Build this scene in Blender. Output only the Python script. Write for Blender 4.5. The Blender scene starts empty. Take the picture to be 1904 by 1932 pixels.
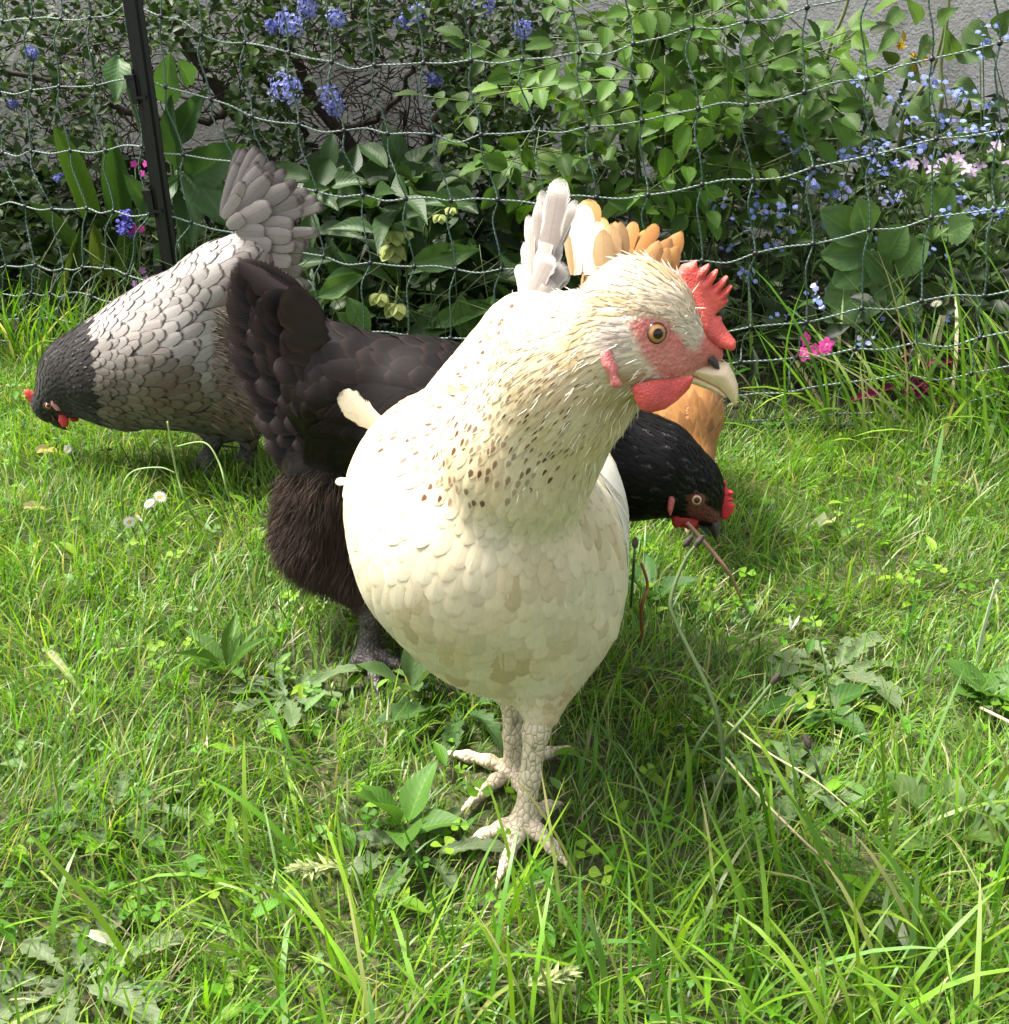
import bpy, math, random
import numpy as np
from mathutils import Vector, Matrix
from mathutils.bvhtree import BVHTree

rng = np.random.default_rng(7)
random.seed(7)
scene = bpy.context.scene
COL = scene.collection

# ------------------------------------------------------------------ camera, sky, sun, exposure
F, CX, CY, TH, H = 2138.0, 952.0, 966.0, math.radians(25.0), 0.565
cam = bpy.data.cameras.new("camera"); camo = bpy.data.objects.new("camera", cam)
COL.objects.link(camo)
camo.location = (0, 0, H)
camo.rotation_euler = (math.pi/2 - TH, 0, 0)
cam.sensor_fit = 'HORIZONTAL'
cam.angle = 2*math.atan(CX/F)
cam.clip_start = 0.01; cam.clip_end = 300
scene.camera = camo

SUN_EL, SUN_AZ = math.radians(62), math.radians(-72)      # azimuth from +Y (behind the wall) towards -X (left)
world = bpy.data.worlds.new("World"); scene.world = world
world.use_nodes = True
nt = world.node_tree; nt.nodes.clear()
sky = nt.nodes.new('ShaderNodeTexSky'); sky.sky_type = 'NISHITA'; sky.sun_disc = False
sky.sun_elevation = SUN_EL; sky.sun_rotation = SUN_AZ
sky.air_density = 0.7; sky.dust_density = 5.0; sky.ozone_density = 0.4
bg = nt.nodes.new('ShaderNodeBackground'); bg.inputs[1].default_value = 0.14
wo = nt.nodes.new('ShaderNodeOutputWorld')
hs = nt.nodes.new('ShaderNodeHueSaturation'); hs.inputs['Saturation'].default_value = 0.35      # thin white cloud in the sky
nt.links.new(sky.outputs[0], hs.inputs['Color']); nt.links.new(hs.outputs[0], bg.inputs[0]); nt.links.new(bg.outputs[0], wo.inputs[0])
sl = bpy.data.lights.new("sun", 'SUN'); so = bpy.data.objects.new("sun", sl); COL.objects.link(so)
sl.energy = 3.4; sl.angle = math.radians(12.0); sl.color = (1.0, 0.95, 0.86)
sd = Vector((math.sin(SUN_AZ)*math.cos(SUN_EL), math.cos(SUN_AZ)*math.cos(SUN_EL), math.sin(SUN_EL)))
so.rotation_euler = sd.to_track_quat('Z', 'Y').to_euler()
so.location = sd*20
vs = scene.view_settings
vs.view_transform = 'Standard'; vs.look = 'None'; vs.gamma = 1; vs.exposure = 1.46; vs.use_curve_mapping = False
scene.cycles.max_bounces = 8; scene.cycles.transparent_max_bounces = 24
try: scene.cycles.use_denoising = True
except Exception: pass

# ------------------------------------------------------------------ helpers: projection
ST, CT = math.sin(TH), math.cos(TH)
CAMP = np.array([0, 0, H])
def ray(px, py):
    x = (px-CX)/F; u = -(py-CY)/F
    return np.array([x, CT+u*ST, -ST+u*CT])
def W(px, py, Y):
    d = ray(px, py); return CAMP + d*(Y/d[1])
def MPP(px, py, Y):
    return Y/ray(px, py)[1]/F
def G(px, py, z=0.0):
    d = ray(px, py); return CAMP + d*((z-H)/d[2])
def proj(p):
    p = np.asarray(p, float); q = p - CAMP
    fwd = q[..., 1]*CT - q[..., 2]*ST; up = q[..., 1]*ST + q[..., 2]*CT
    return np.stack([CX + F*q[..., 0]/fwd, CY - F*up/fwd], -1)
def unit(v):
    v = np.asarray(v, float); return v/np.maximum(np.linalg.norm(v, axis=-1, keepdims=True), 1e-12)

# ------------------------------------------------------------------ helpers: objects
def link(name, me, parent=None, loc=None):
    o = bpy.data.objects.new(name, me); COL.objects.link(o)
    if parent is not None: o.parent = parent
    if loc is not None: o.location = loc
    return o
def tag(o, label=None, cat=None, group=None, kind=None):
    if label: o['label'] = label
    if cat: o['category'] = cat
    if group: o['group'] = group
    if kind: o['kind'] = kind
    return o
def thing(name, loc, label, cat, group=None):
    o = bpy.data.objects.new(name, None); COL.objects.link(o)
    o.empty_display_size = 0.05
    o.location = [float(v) for v in loc]
    return tag(o, label, cat, group)
def mesh(name, V, quads=None, tris=None, mat=None, parent=None, off=None, attrs=None, uv=None, smooth=True):
    V = np.asarray(V, np.float64).copy()
    if off is not None: V -= np.asarray(off)
    me = bpy.data.meshes.new(name)
    q = np.zeros((0, 4), np.int64) if quads is None else np.asarray(quads, np.int64).reshape(-1, 4)
    t = np.zeros((0, 3), np.int64) if tris is None else np.asarray(tris, np.int64).reshape(-1, 3)
    me.vertices.add(len(V)); me.vertices.foreach_set('co', V.ravel())
    loops = np.concatenate([q.ravel(), t.ravel()])
    me.loops.add(len(loops)); me.loops.foreach_set('vertex_index', loops.astype(np.int32))
    me.polygons.add(len(q)+len(t))
    ls = np.concatenate([np.arange(len(q))*4, len(q)*4+np.arange(len(t))*3])
    me.polygons.foreach_set('loop_start', ls.astype(np.int32))
    me.polygons.foreach_set('use_smooth', np.full(len(q)+len(t), smooth, bool))
    me.update(calc_edges=True)
    for k, a in (attrs or {}).items():
        a = np.asarray(a, float)
        if a.shape[-1] == 3: a = np.concatenate([a, np.ones((len(a), 1))], 1)
        me.attributes.new(k, 'FLOAT_COLOR', 'POINT').data.foreach_set('color', a.astype(np.float32).ravel())
    if uv is not None:
        me.uv_layers.new(name='UVMap').data.foreach_set('uv', np.asarray(uv)[loops].astype(np.float32).ravel())
    if mat is not None: me.materials.append(mat)
    return link(name, me, parent)

def tube_np(pts, r, n=6, cap=True):
    pts = np.asarray(pts, float); m = len(pts)
    r = np.broadcast_to(np.asarray(r, float), (m,))
    T = unit(np.gradient(pts, axis=0))
    up = np.array([0, 0, 1.0]) if abs(T[0, 2]) < .9 else np.array([1.0, 0, 0])
    U = []; u = unit(np.cross(T[0], up))
    for i in range(m):
        u = unit(u - T[i]*np.dot(u, T[i])); U.append(u)
    U = np.array(U); B = np.cross(T, U)
    a = np.arange(n)*2*math.pi/n
    V = pts[:, None] + r[:, None, None]*(np.cos(a)[None, :, None]*U[:, None] + np.sin(a)[None, :, None]*B[:, None])
    V = V.reshape(-1, 3)
    i, j = np.meshgrid(np.arange(m-1), np.arange(n), indexing='ij')
    q = np.stack([i*n+j, i*n+(j+1) % n, (i+1)*n+(j+1) % n, (i+1)*n+j], -1).reshape(-1, 4)
    t = np.zeros((0, 3), int)
    if cap:
        V = np.concatenate([V, pts[:1], pts[-1:]]); k = m*n
        j = np.arange(n); jn = (j+1) % n
        t = np.concatenate([np.stack([np.full(n, k), jn, j], 1), np.stack([np.full(n, k+1), (m-1)*n+j, (m-1)*n+jn], 1)])
    return V, q, t
class MB:
    """collects pieces of ONE mesh"""
    def __init__(s): s.V = []; s.Q = []; s.T = []; s.C = []; s.UV = []; s.n = 0
    def add(s, V, q=None, t=None, c=None, uv=None):
        V = np.asarray(V, float)
        if q is not None and len(q): s.Q.append(np.asarray(q)+s.n)
        if t is not None and len(t): s.T.append(np.asarray(t)+s.n)
        s.V.append(V)
        if c is None: c = (.5, .5, .5)
        s.C.append(np.broadcast_to(np.asarray(c, float), (len(V), 3)))
        s.UV.append(np.zeros((len(V), 2)) if uv is None else np.asarray(uv))
        s.n += len(V)
    def tube(s, pts, r, n=6, c=None):
        V, q, t = tube_np(pts, r, n); s.add(V, q, t, c)
    def build(s, name, mat, parent=None, off=None, smooth=True):
        if not s.V: return None
        return mesh(name, np.concatenate(s.V), np.concatenate(s.Q) if s.Q else None, np.concatenate(s.T) if s.T else None,
                    mat, parent, off, {'col': np.concatenate(s.C)}, np.concatenate(s.UV), smooth)
def smooth_path(P, n):
    P = np.asarray(P, float); m = len(P)
    t = np.linspace(0, m-1, n); out = []
    for x in t:
        i = min(int(x), m-2); f = x-i
        p0 = P[max(i-1, 0)]; p1 = P[i]; p2 = P[i+1]; p3 = P[min(i+2, m-1)]
        out.append(.5*((2*p1)+(-p0+p2)*f+(2*p0-5*p1+4*p2-p3)*f*f+(-p0+3*p1-3*p2+p3)*f**3))
    return np.array(out)

# leaf templates and batches --------------------------------------------------
def leaf_tpl(prof, fold=.25, curl=.25, cols=2, wav=0.0):
    prof = np.array(prof, float); m = len(prof)
    y = np.linspace(0, 1, m); us = np.linspace(-1, 1, 2*cols+1)
    V = np.zeros((m, len(us), 3)); UV = np.zeros((m, len(us), 2))
    for k, u in enumerate(us):
        V[:, k, 0] = u*prof*.5; V[:, k, 1] = y
        V[:, k, 2] = fold*abs(u)*prof*.5 - curl*y*y + wav*np.sin(y*9+u*2)*abs(u)*.06
        UV[:, k, 0] = .5+.5*u; UV[:, k, 1] = y
    n = len(us)
    i, j = np.meshgrid(np.arange(m-1), np.arange(n-1), indexing='ij')
    q = np.stack([i*n+j, i*n+j+1, (i+1)*n+j+1, (i+1)*n+j], -1).reshape(-1, 4)
    return V.reshape(-1, 3), q, UV.reshape(-1, 2)
OVATE = [.05, .5, .85, 1.0, .95, .75, .42, .04]
OBOV = [.06, .25, .5, .78, .98, 1.0, .75, .25]
LANCE = [.1, .45, .8, 1.0, .9, .62, .3, .02]
ROUND = [.1, .72, 1.0, 1.08, 1.0, .85, .55, .12]
SERR = [.05, .45, .6, .86, .84, 1.0, .92, .96, .78, .78, .55, .5, .26, .02]
STRAP = [.8, .9, .97, 1.0, 1.0, .95, .82, .55, .03]
def place(tpl, pos, d, nrm, L, Wd, colr, mb, jit=.12):
    """vectorised copies of a leaf shape into one mesh builder"""
    V, q, UV = tpl
    pos = np.atleast_2d(pos); n = len(pos)
    d = unit(np.broadcast_to(d, (n, 3))); nrm = np.broadcast_to(nrm, (n, 3))
    nrm = unit(nrm - d*np.sum(nrm*d, 1, keepdims=True)); sd_ = np.cross(d, nrm)
    L = np.broadcast_to(np.asarray(L, float), (n,)); Wd = np.broadcast_to(np.asarray(Wd, float), (n,))
    X = pos[:, None] + V[None, :, 0, None]*Wd[:, None, None]*sd_[:, None] + V[None, :, 1, None]*L[:, None, None]*d[:, None] \
        + V[None, :, 2, None]*L[:, None, None]*nrm[:, None]*(np.where(True, 1, 1))
    colr = np.broadcast_to(np.asarray(colr, float), (n, 3))
    c = np.clip(colr*(1+rng.normal(0, jit, (n, 1))), .002, 1)
    C = np.repeat(c, len(V), 0)
    Q = (q[None] + (np.arange(n)*len(V))[:, None, None]).reshape(-1, 4)
    mb.add(X.reshape(-1, 3), Q, None, C, np.tile(UV, (n, 1)))

# ------------------------------------------------------------------ helpers: materials
def newmat(name):
    m = bpy.data.materials.new(name); m.use_nodes = True
    t = m.node_tree; b = t.nodes['Principled BSDF']; return m, t, b
def N(t, typ, **kw):
    n = t.nodes.new(typ)
    for k, v in kw.items():
        if k.startswith('i_'):
            key = k[2:]; n.inputs[int(key) if key.isdigit() else key].default_value = v
        else: setattr(n, k, v)
    return n
def math_(t, op, a, b=None, clamp=False):
    n = t.nodes.new('ShaderNodeMath'); n.operation = op; n.use_clamp = clamp
    for i, v in enumerate((a, b)):
        if v is None: continue
        if hasattr(v, 'links'): t.links.new(v, n.inputs[i])
        else: n.inputs[i].default_value = v
    return n.outputs[0]
def ramp(t, v, a, b):
    n = t.nodes.new('ShaderNodeMapRange'); n.interpolation_type = 'SMOOTHSTEP'
    t.links.new(v, n.inputs[0]); n.inputs[1].default_value = a; n.inputs[2].default_value = b
    return n.outputs[0]
def mix(t, f, a, b, mode='MIX'):
    n = t.nodes.new('ShaderNodeMix'); n.data_type = 'RGBA'; n.blend_type = mode
    for s, v in ((n.inputs[0], f), (n.inputs[6], a), (n.inputs[7], b)):
        if hasattr(v, 'links'): t.links.new(v, s)
        elif isinstance(v, (tuple, list)): s.default_value = (*v, 1) if len(v) == 3 else v
        else: s.default_value = v
    return n.outputs[2]
def attr(t, name):
    n = t.nodes.new('ShaderNodeAttribute'); n.attribute_name = name; return n.outputs[0]
def coords(t):
    return t.nodes.new('ShaderNodeTexCoord').outputs['Object']
def noise(t, scale, detail=3, vec=None, rough=.6, stretch=None):
    n = t.nodes.new('ShaderNodeTexNoise'); n.inputs['Scale'].default_value = scale
    n.inputs['Detail'].default_value = detail; n.inputs['Roughness'].default_value = rough
    v = vec if vec is not None else coords(t)
    if stretch is not None:
        mp = t.nodes.new('ShaderNodeMapping'); mp.inputs['Scale'].default_value = stretch
        t.links.new(v, mp.inputs[0]); v = mp.outputs[0]
    t.links.new(v, n.inputs['Vector']); return n.outputs['Fac']
def bump(t, b, h, strength=.3, dist=.002):
    n = t.nodes.new('ShaderNodeBump'); n.inputs['Strength'].default_value = strength; n.inputs['Distance'].default_value = dist
    t.links.new(h, n.inputs['Height']); t.links.new(n.outputs[0], b.inputs['Normal']); return n.outputs[0]

def leaf_material(name, rough=.55, transl=.35, veins=True, spec=.25, mottled=.35):
    m, t, b = newmat(name)
    c = attr(t, 'col')
    v = noise(t, 120, 2)
    c = mix(t, mottled, c, mix(t, 1.0, c, mix(t, v, (.45, .5, .4), (1.5, 1.45, 1.5)), 'MULTIPLY'))
    if veins:
        uvn = t.nodes.new('ShaderNodeUVMap'); sx = t.nodes.new('ShaderNodeSeparateXYZ'); t.links.new(uvn.outputs[0], sx.inputs[0])
        ac = math_(t, 'ABSOLUTE', math_(t, 'SUBTRACT', sx.outputs[0], .5))
        mid = math_(t, 'SUBTRACT', 1.0, ramp(t, ac, .012, .05))
        ve = math_(t, 'SINE', math_(t, 'MULTIPLY', math_(t, 'SUBTRACT', sx.outputs[1], math_(t, 'MULTIPLY', ac, .55)), 62.0))
        ve2 = ramp(t, ve, .8, 1.0)
        f = math_(t, 'MAXIMUM', math_(t, 'MULTIPLY', mid, .45), math_(t, 'MULTIPLY', ve2, .10))
        c = mix(t, f, c, mix(t, 1.0, c, (1.8, 1.7, 1.6), 'MULTIPLY'))
        bump(t, b, ve, .14, .0007)
    t.links.new(c, b.inputs['Base Color'])
    b.inputs['Roughness'].default_value = rough
    b.inputs['Specular IOR Level'].default_value = spec
    tr = t.nodes.new('ShaderNodeBsdfTranslucent')
    t.links.new(mix(t, 1.0, c, (1.35, 1.35, .7), 'MULTIPLY'), tr.inputs[0])
    mx = t.nodes.new('ShaderNodeMixShader'); mx.inputs[0].default_value = transl
    out = t.nodes['Material Output']
    t.links.new(b.outputs[0], mx.inputs[1]); t.links.new(tr.outputs[0], mx.inputs[2]); t.links.new(mx.outputs[0], out.inputs[0])
    return m
def plain(name, c, rough=.5, nscale=60, var=.3, bmp=.2, bd=.001, useattr=False, spec=.5, sss=0, coat=0):
    m, t, b = newmat(name)
    base = attr(t, 'col') if useattr else None
    v = noise(t, nscale, 4)
    lo = mix(t, v, tuple(x*(1-var) for x in (1, 1, 1)), tuple(x*(1+var) for x in (1, 1, 1)))
    cc = mix(t, 1.0, base if useattr else tuple(c), lo, 'MULTIPLY')
    t.links.new(cc, b.inputs['Base Color']); b.inputs['Roughness'].default_value = rough
    b.inputs['Specular IOR Level'].default_value = spec
    if sss:
        b.inputs['Subsurface Weight'].default_value = sss; b.inputs['Subsurface Radius'].default_value = (.004, .0015, .001); b.inputs['Subsurface Scale'].default_value = 1.0
    if bmp: bump(t, b, v, bmp, bd)
    return m

# ------------------------------------------------------------------ helpers: implicit surfaces
def sd_cone(P, a, b, ra, rb):
    ba = b-a; l2 = max(float(ba@ba), 1e-12)
    q = P-a.astype(np.float32)
    tt = np.clip((q@ba.astype(np.float32))/l2, 0, 1)
    q = q - tt[..., None]*ba.astype(np.float32)
    return np.sqrt((q*q).sum(-1)) - (ra+(rb-ra)*tt)
def sd_ell(P, c, rad, A):
    q = (P-c.astype(np.float32))@A.T.astype(np.float32)
    r = np.asarray(rad, np.float32)
    k0 = np.sqrt(((q/r)**2).sum(-1)); k1 = np.sqrt(((q/(r*r))**2).sum(-1))
    return k0*(k0-1)/np.maximum(k1, 1e-6)
def smin(a, b, k):
    h = np.maximum(k-np.abs(a-b), 0)/k
    return np.minimum(a, b)-h*h*k*.25
def surface_nets(Fv, org, h):
    S = Fv < 0
    nx, ny, nz = [s-1 for s in Fv.shape]
    cnt = np.zeros((nx, ny, nz), np.int8)
    for dx in (0, 1):
        for dy in (0, 1):
            for dz in (0, 1): cnt += S[dx:dx+nx, dy:dy+ny, dz:dz+nz]
    act = np.argwhere((cnt > 0) & (cnt < 8))
    idx = -np.ones((nx, ny, nz), np.int64); idx[act[:, 0], act[:, 1], act[:, 2]] = np.arange(len(act))
    acc = np.zeros((len(act), 3)); num = np.zeros(len(act))
    cs = [(a, b, c) for a in (0, 1) for b in (0, 1) for c in (0, 1)]
    for A in cs:
        for ax in range(3):
            if A[ax]: continue
            B = list(A); B[ax] = 1
            fa = Fv[act[:, 0]+A[0], act[:, 1]+A[1], act[:, 2]+A[2]]; fb = Fv[act[:, 0]+B[0], act[:, 1]+B[1], act[:, 2]+B[2]]
            m = (fa < 0) != (fb < 0)
            tt = np.where(m, fa/np.where(m, fa-fb, 1), 0)
            p = np.array(A, float)[None].repeat(len(act), 0); p[:, ax] += tt
            acc += p*m[:, None]; num += m
    V = org + h*(act + acc/num[:, None])
    faces = []
    for ax in range(3):
        sl0 = [slice(None)]*3; sl1 = [slice(None)]*3
        sl0[ax] = slice(0, -1); sl1[ax] = slice(1, None)
        a = S[tuple(sl0)]; b = S[tuple(sl1)]
        o1, o2 = [(1, 2), (2, 0), (0, 1)][ax]
        E = np.argwhere(a != b)
        ok = (E[:, o1] > 0) & (E[:, o2] > 0) & (E[:, o1] < Fv.shape[o1]-1) & (E[:, o2] < Fv.shape[o2]-1)
        E = E[ok]; sgn = a[E[:, 0], E[:, 1], E[:, 2]]
        def cell(d1, d2):
            c = E.copy(); c[:, o1] += d1; c[:, o2] += d2
            return idx[c[:, 0], c[:, 1], c[:, 2]]
        q = np.stack([cell(-1, -1), cell(0, -1), cell(0, 0), cell(-1, 0)], 1)
        q[~sgn] = q[~sgn][:, ::-1]
        faces.append(q)
    Q = np.concatenate(faces); Q = Q[(Q >= 0).all(1)]
    return V, Q
def blob(prims, k, h):
    """prims: ('c',a,b,ra,rb) round cone or ('e',centre,radii,axes); one smooth closed surface"""
    lo = np.full(3, 1e9); hi = -lo
    for p in prims:
        if p[0] == 'c':
            for q, r in ((p[1], p[3]), (p[2], p[4])): lo = np.minimum(lo, q-r); hi = np.maximum(hi, q+r)
        else: lo = np.minimum(lo, p[1]-max(p[2])); hi = np.maximum(hi, p[1]+max(p[2]))
    lo -= 3*h+k*.3; hi += 3*h+k*.3
    ax = [np.arange(lo[i], hi[i]+h, h, dtype=np.float32) for i in range(3)]
    P = np.stack(np.meshgrid(*ax, indexing='ij'), -1)
    D = None
    for p in prims:
        kk = k
        if p[0] == 'c':
            d = sd_cone(P, p[1], p[2], p[3], p[4]); kk = p[5] if len(p) > 5 else k
        else: d = sd_ell(P, p[1], p[2], p[3])
        D = d if D is None else smin(D, d, kk)
    return surface_nets(D, lo, h)
def poly_sd(P, poly):
    d = np.full(P.shape[:-1], 1e9); s = np.zeros(P.shape[:-1], bool)
    n = len(poly)
    for i in range(n):
        a = poly[i]; b = poly[(i+1) % n]; e = b-a; w = P-a
        tt = np.clip((w@e)/max(e@e, 1e-12), 0, 1)
        q = w-tt[..., None]*e; d = np.minimum(d, (q*q).sum(-1))
        c1 = (a[1] <= P[..., 1]) != (b[1] <= P[..., 1])
        with np.errstate(divide='ignore', invalid='ignore'):
            xi = a[0]+(P[..., 1]-a[1])*e[0]/(e[1] if abs(e[1]) > 1e-12 else 1e-12)
        s ^= c1 & (P[..., 0] < xi)
    d = np.sqrt(d); return np.where(s, -d, d)
class Plane:
    """mid plane of a head: centre C, sideways axis L"""
    def __init__(s, C, L):
        s.C = np.asarray(C, float); s.L = unit(L)
        s.e1 = unit(np.cross(s.L, [0, 0, 1.0])); s.e2 = np.cross(s.e1, s.L)
        if s.e1[0] < 0: s.e1 = -s.e1; s.e2 = -s.e2
        if s.e2[2] < 0: s.e2 = -s.e2
    def P(s, px, py, side=0.0):
        d = ray(px, py); tt = ((s.C-CAMP)@s.L)/(d@s.L); return CAMP+d*tt+s.L*side
    def uv(s, p): q = np.asarray(p)-s.C; return np.stack([q@s.e1, q@s.e2], -1)
    def poly(s, pts): return np.array([s.uv(s.P(*p)) for p in pts])
    def slab(s, pts, side, T, R, h=.0008, tmin=.0005, wob=None, raw=False):
        poly = pts if raw else s.poly(pts)
        lo = poly.min(0)-3*h; hi = poly.max(0)+3*h
        u = np.arange(lo[0], hi[0]+h, h); v = np.arange(lo[1], hi[1]+h, h)
        ext = T*1.3+4*h+(.01 if wob else 0)
        w = np.arange(-ext, ext+h, h)
        U, Vv = np.meshgrid(u, v, indexing='ij')
        d = poly_sd(np.stack([U, Vv], -1), poly)
        din = np.clip(-d/R, 0, 1); th = np.maximum(T*np.sqrt(1-(1-din)**2), tmin)
        off = wob(U, Vv) if wob else 0*U
        ww = np.abs(w[None, None]-off[..., None])
        Fv = np.where((d < 0)[..., None], np.maximum(ww-th[..., None], d[..., None]), np.hypot(np.maximum(d, 0)[..., None], np.maximum(ww-tmin, 0)) + 1e-5)
        V, Q = surface_nets(Fv, np.array([lo[0], lo[1], -ext]), h)
        X = s.C + V[:, :1]*s.e1 + V[:, 1:2]*s.e2 + (V[:, 2:]+side)*s.L
        if np.cross(s.e1, s.e2)@s.L < 0: Q = Q[:, ::-1]
        return X, Q
# ------------------------------------------------------------------ hens: shared builders
def feather_material(name, lace=(.05, .03, .03), spotc=(.05, .025, .012), rough=.6, sheen=.3, spec=.3, transl=.0, lace_w=(.70, .92), barb=.10, fray=.34, shaft_w=.35):
    m, t, b = newmat(name)
    c = attr(t, 'col'); fx = attr(t, 'fx')
    s3 = t.nodes.new('ShaderNodeSeparateColor'); t.links.new(fx, s3.inputs[0])
    uvn = t.nodes.new('ShaderNodeUVMap'); sx = t.nodes.new('ShaderNodeSeparateXYZ'); t.links.new(uvn.outputs[0], sx.inputs[0])
    ac = math_(t, 'MULTIPLY', math_(t, 'ABSOLUTE', math_(t, 'SUBTRACT', sx.outputs[0], .5)), 2.0)
    v = sx.outputs[1]
    jit = math_(t, 'MULTIPLY', math_(t, 'SUBTRACT', noise(t, 900, 2), .5), .16)
    edge = math_(t, 'ADD', math_(t, 'MAXIMUM', math_(t, 'MULTIPLY', ac, ramp(t, v, .1, .55)), math_(t, 'POWER', v, 1.6)), jit)
    lm = math_(t, 'MULTIPLY', ramp(t, edge, *lace_w), s3.outputs[0])
    du = math_(t, 'MULTIPLY', ac, .78); dv = math_(t, 'MULTIPLY', math_(t, 'SUBTRACT', v, .83), 3.1)
    dd = math_(t, 'ADD', math_(t, 'MULTIPLY', du, du), math_(t, 'MULTIPLY', dv, dv))
    sm = math_(t, 'MULTIPLY', math_(t, 'SUBTRACT', 1.0, ramp(t, math_(t, 'ADD', dd, jit), .08, .26)), s3.outputs[1])
    bar = math_(t, 'SINE', math_(t, 'ADD', math_(t, 'MULTIPLY', v, 150.0), math_(t, 'MULTIPLY', ac, -48.0)))
    bar01 = math_(t, 'MULTIPLY', math_(t, 'ADD', bar, 1.0), .5)
    shaft = math_(t, 'SUBTRACT', 1.0, ramp(t, ac, .02, .09))
    c = mix(t, bar01, c, mix(t, 1.0, c, (1-barb,)*3, 'MULTIPLY'))
    c = mix(t, math_(t, 'MULTIPLY', shaft, shaft_w), c, mix(t, 1.0, c, (.6, .57, .5), 'MULTIPLY'))
    c = mix(t, noise(t, 260, 3), mix(t, 1.0, c, (.86, .85, .83), 'MULTIPLY'), mix(t, 1.0, c, (1.1, 1.1, 1.1), 'MULTIPLY'))
    c = mix(t, lm, c, lace); c = mix(t, sm, c, spotc)
    fn = noise(t, 700, 2)
    cut = math_(t, 'GREATER_THAN', math_(t, 'ADD', edge, math_(t, 'MULTIPLY', math_(t, 'MULTIPLY', bar01, fn), fray)), 1.0)
    t.links.new(math_(t, 'SUBTRACT', 1.0, cut), b.inputs['Alpha'])      # frayed vane edges
    t.links.new(c, b.inputs['Base Color'])
    b.inputs['Roughness'].default_value = rough; b.inputs['Specular IOR Level'].default_value = spec
    b.inputs['Sheen Weight'].default_value = sheen; b.inputs['Sheen Roughness'].default_value = .5
    bump(t, b, math_(t, 'ADD', bar01, shaft), .10, .0005)
    if transl:
        tr = t.nodes.new('ShaderNodeBsdfTranslucent'); t.links.new(c, tr.inputs[0])
        mx = t.nodes.new('ShaderNodeMixShader'); mx.inputs[0].default_value = transl
        tp = t.nodes.new('ShaderNodeBsdfTransparent'); m2 = t.nodes.new('ShaderNodeMixShader'); t.links.new(cut, m2.inputs[0])
        t.links.new(b.outputs[0], mx.inputs[1]); t.links.new(tr.outputs[0], mx.inputs[2])
        t.links.new(mx.outputs[0], m2.inputs[1]); t.links.new(tp.outputs[0], m2.inputs[2]); t.links.new(m2.outputs[0], t.nodes['Material Output'].inputs[0])
    return m
def RT(n, y0, a=.4, p=.5):
    """long feather outline with a round tip"""
    y = 1-(1-np.linspace(0, 1, n))**1.7; w = a+(1-a)*np.minimum(y/y0, 1)**p
    return np.array([y, w*np.sqrt(np.clip(1-(np.clip((y-y0)/(1-y0), 0, 1))**2, .002, 1))])
PB = np.array([.35, .72, .94, 1.0, .93, .68, .10])       # broad body feather
PH = np.array([.55, .85, 1.0, .92, .70, .38, .03])       # pointed neck hackle
class Plum:
    def __init__(s): s.V = []; s.Q = []; s.UV = []; s.C = []; s.X = []; s.n = 0
    def add(s, V, Q, UV, c, fx):
        s.V.append(V); s.Q.append(Q+s.n); s.UV.append(UV); s.n += len(V)
        s.C.append(np.broadcast_to(np.asarray(c, float), (len(V), 3))); s.X.append(np.broadcast_to(np.asarray(fx, float), (len(V), 3)))
    def one(s, base, d, nrm, L, Wd, prof, c, fx=(0, 0, 0), camber=.2, curve=0.0, side=0.0, cols=2, bvh=None, lift=(0, .002), twist=0.0, rag=0.0):
        d = unit(d); nrm = unit(nrm-d*np.dot(nrm, d)); sd_ = np.cross(d, nrm)
        prof = np.asarray(prof); y = prof[0] if prof.ndim == 2 else np.linspace(0, 1, len(prof)); prof = prof[1] if prof.ndim == 2 else prof
        m = len(prof); us = np.linspace(-1, 1, 2*cols+1)
        yy = y[:, None]; uu = us[None, :]
        pr = np.asarray(prof)[:, None]
        if rag: pr = pr*(1+rng.normal(0, rag, (m, 2*cols+1))*np.abs(uu))
        X = base + (yy*L)[..., None]*d + (uu*pr*Wd*.5 + side*L*yy*yy)[..., None]*sd_ + (curve*L*yy*yy - camber*Wd*uu*uu*pr + twist*uu*yy*Wd)[..., None]*nrm
        if bvh is not None:
            X = X.reshape(-1, 3); lf = np.broadcast_to(lift[0]+(lift[1]-lift[0])*yy**1.4 - camber*.25*Wd*uu*uu*pr*.5, (m, 2*cols+1)).ravel()
            out = np.empty_like(X)
            for i in range(len(X)):
                q, n_, _, _ = bvh.find_nearest(X[i])
                out[i] = (q[0]+n_[0]*lf[i], q[1]+n_[1]*lf[i], q[2]+n_[2]*lf[i])
            X = out
        n = len(us)
        i, j = np.meshgrid(np.arange(m-1), np.arange(n-1), indexing='ij')
        Q = np.stack([i*n+j, i*n+j+1, (i+1)*n+j+1, (i+1)*n+j], -1).reshape(-1, 4)
        UV = np.stack(np.broadcast_arrays(.5+.5*uu, yy), -1).reshape(-1, 2)
        s.add(X.reshape(-1, 3), Q, UV, c, fx)
    def build(s, name, mat, parent, off):
        if not s.V: return None
        return mesh(name, np.concatenate(s.V), np.concatenate(s.Q), None, mat, parent, off,
                    {'col': np.concatenate(s.C), 'fx': np.concatenate(s.X)}, np.concatenate(s.UV))
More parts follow.
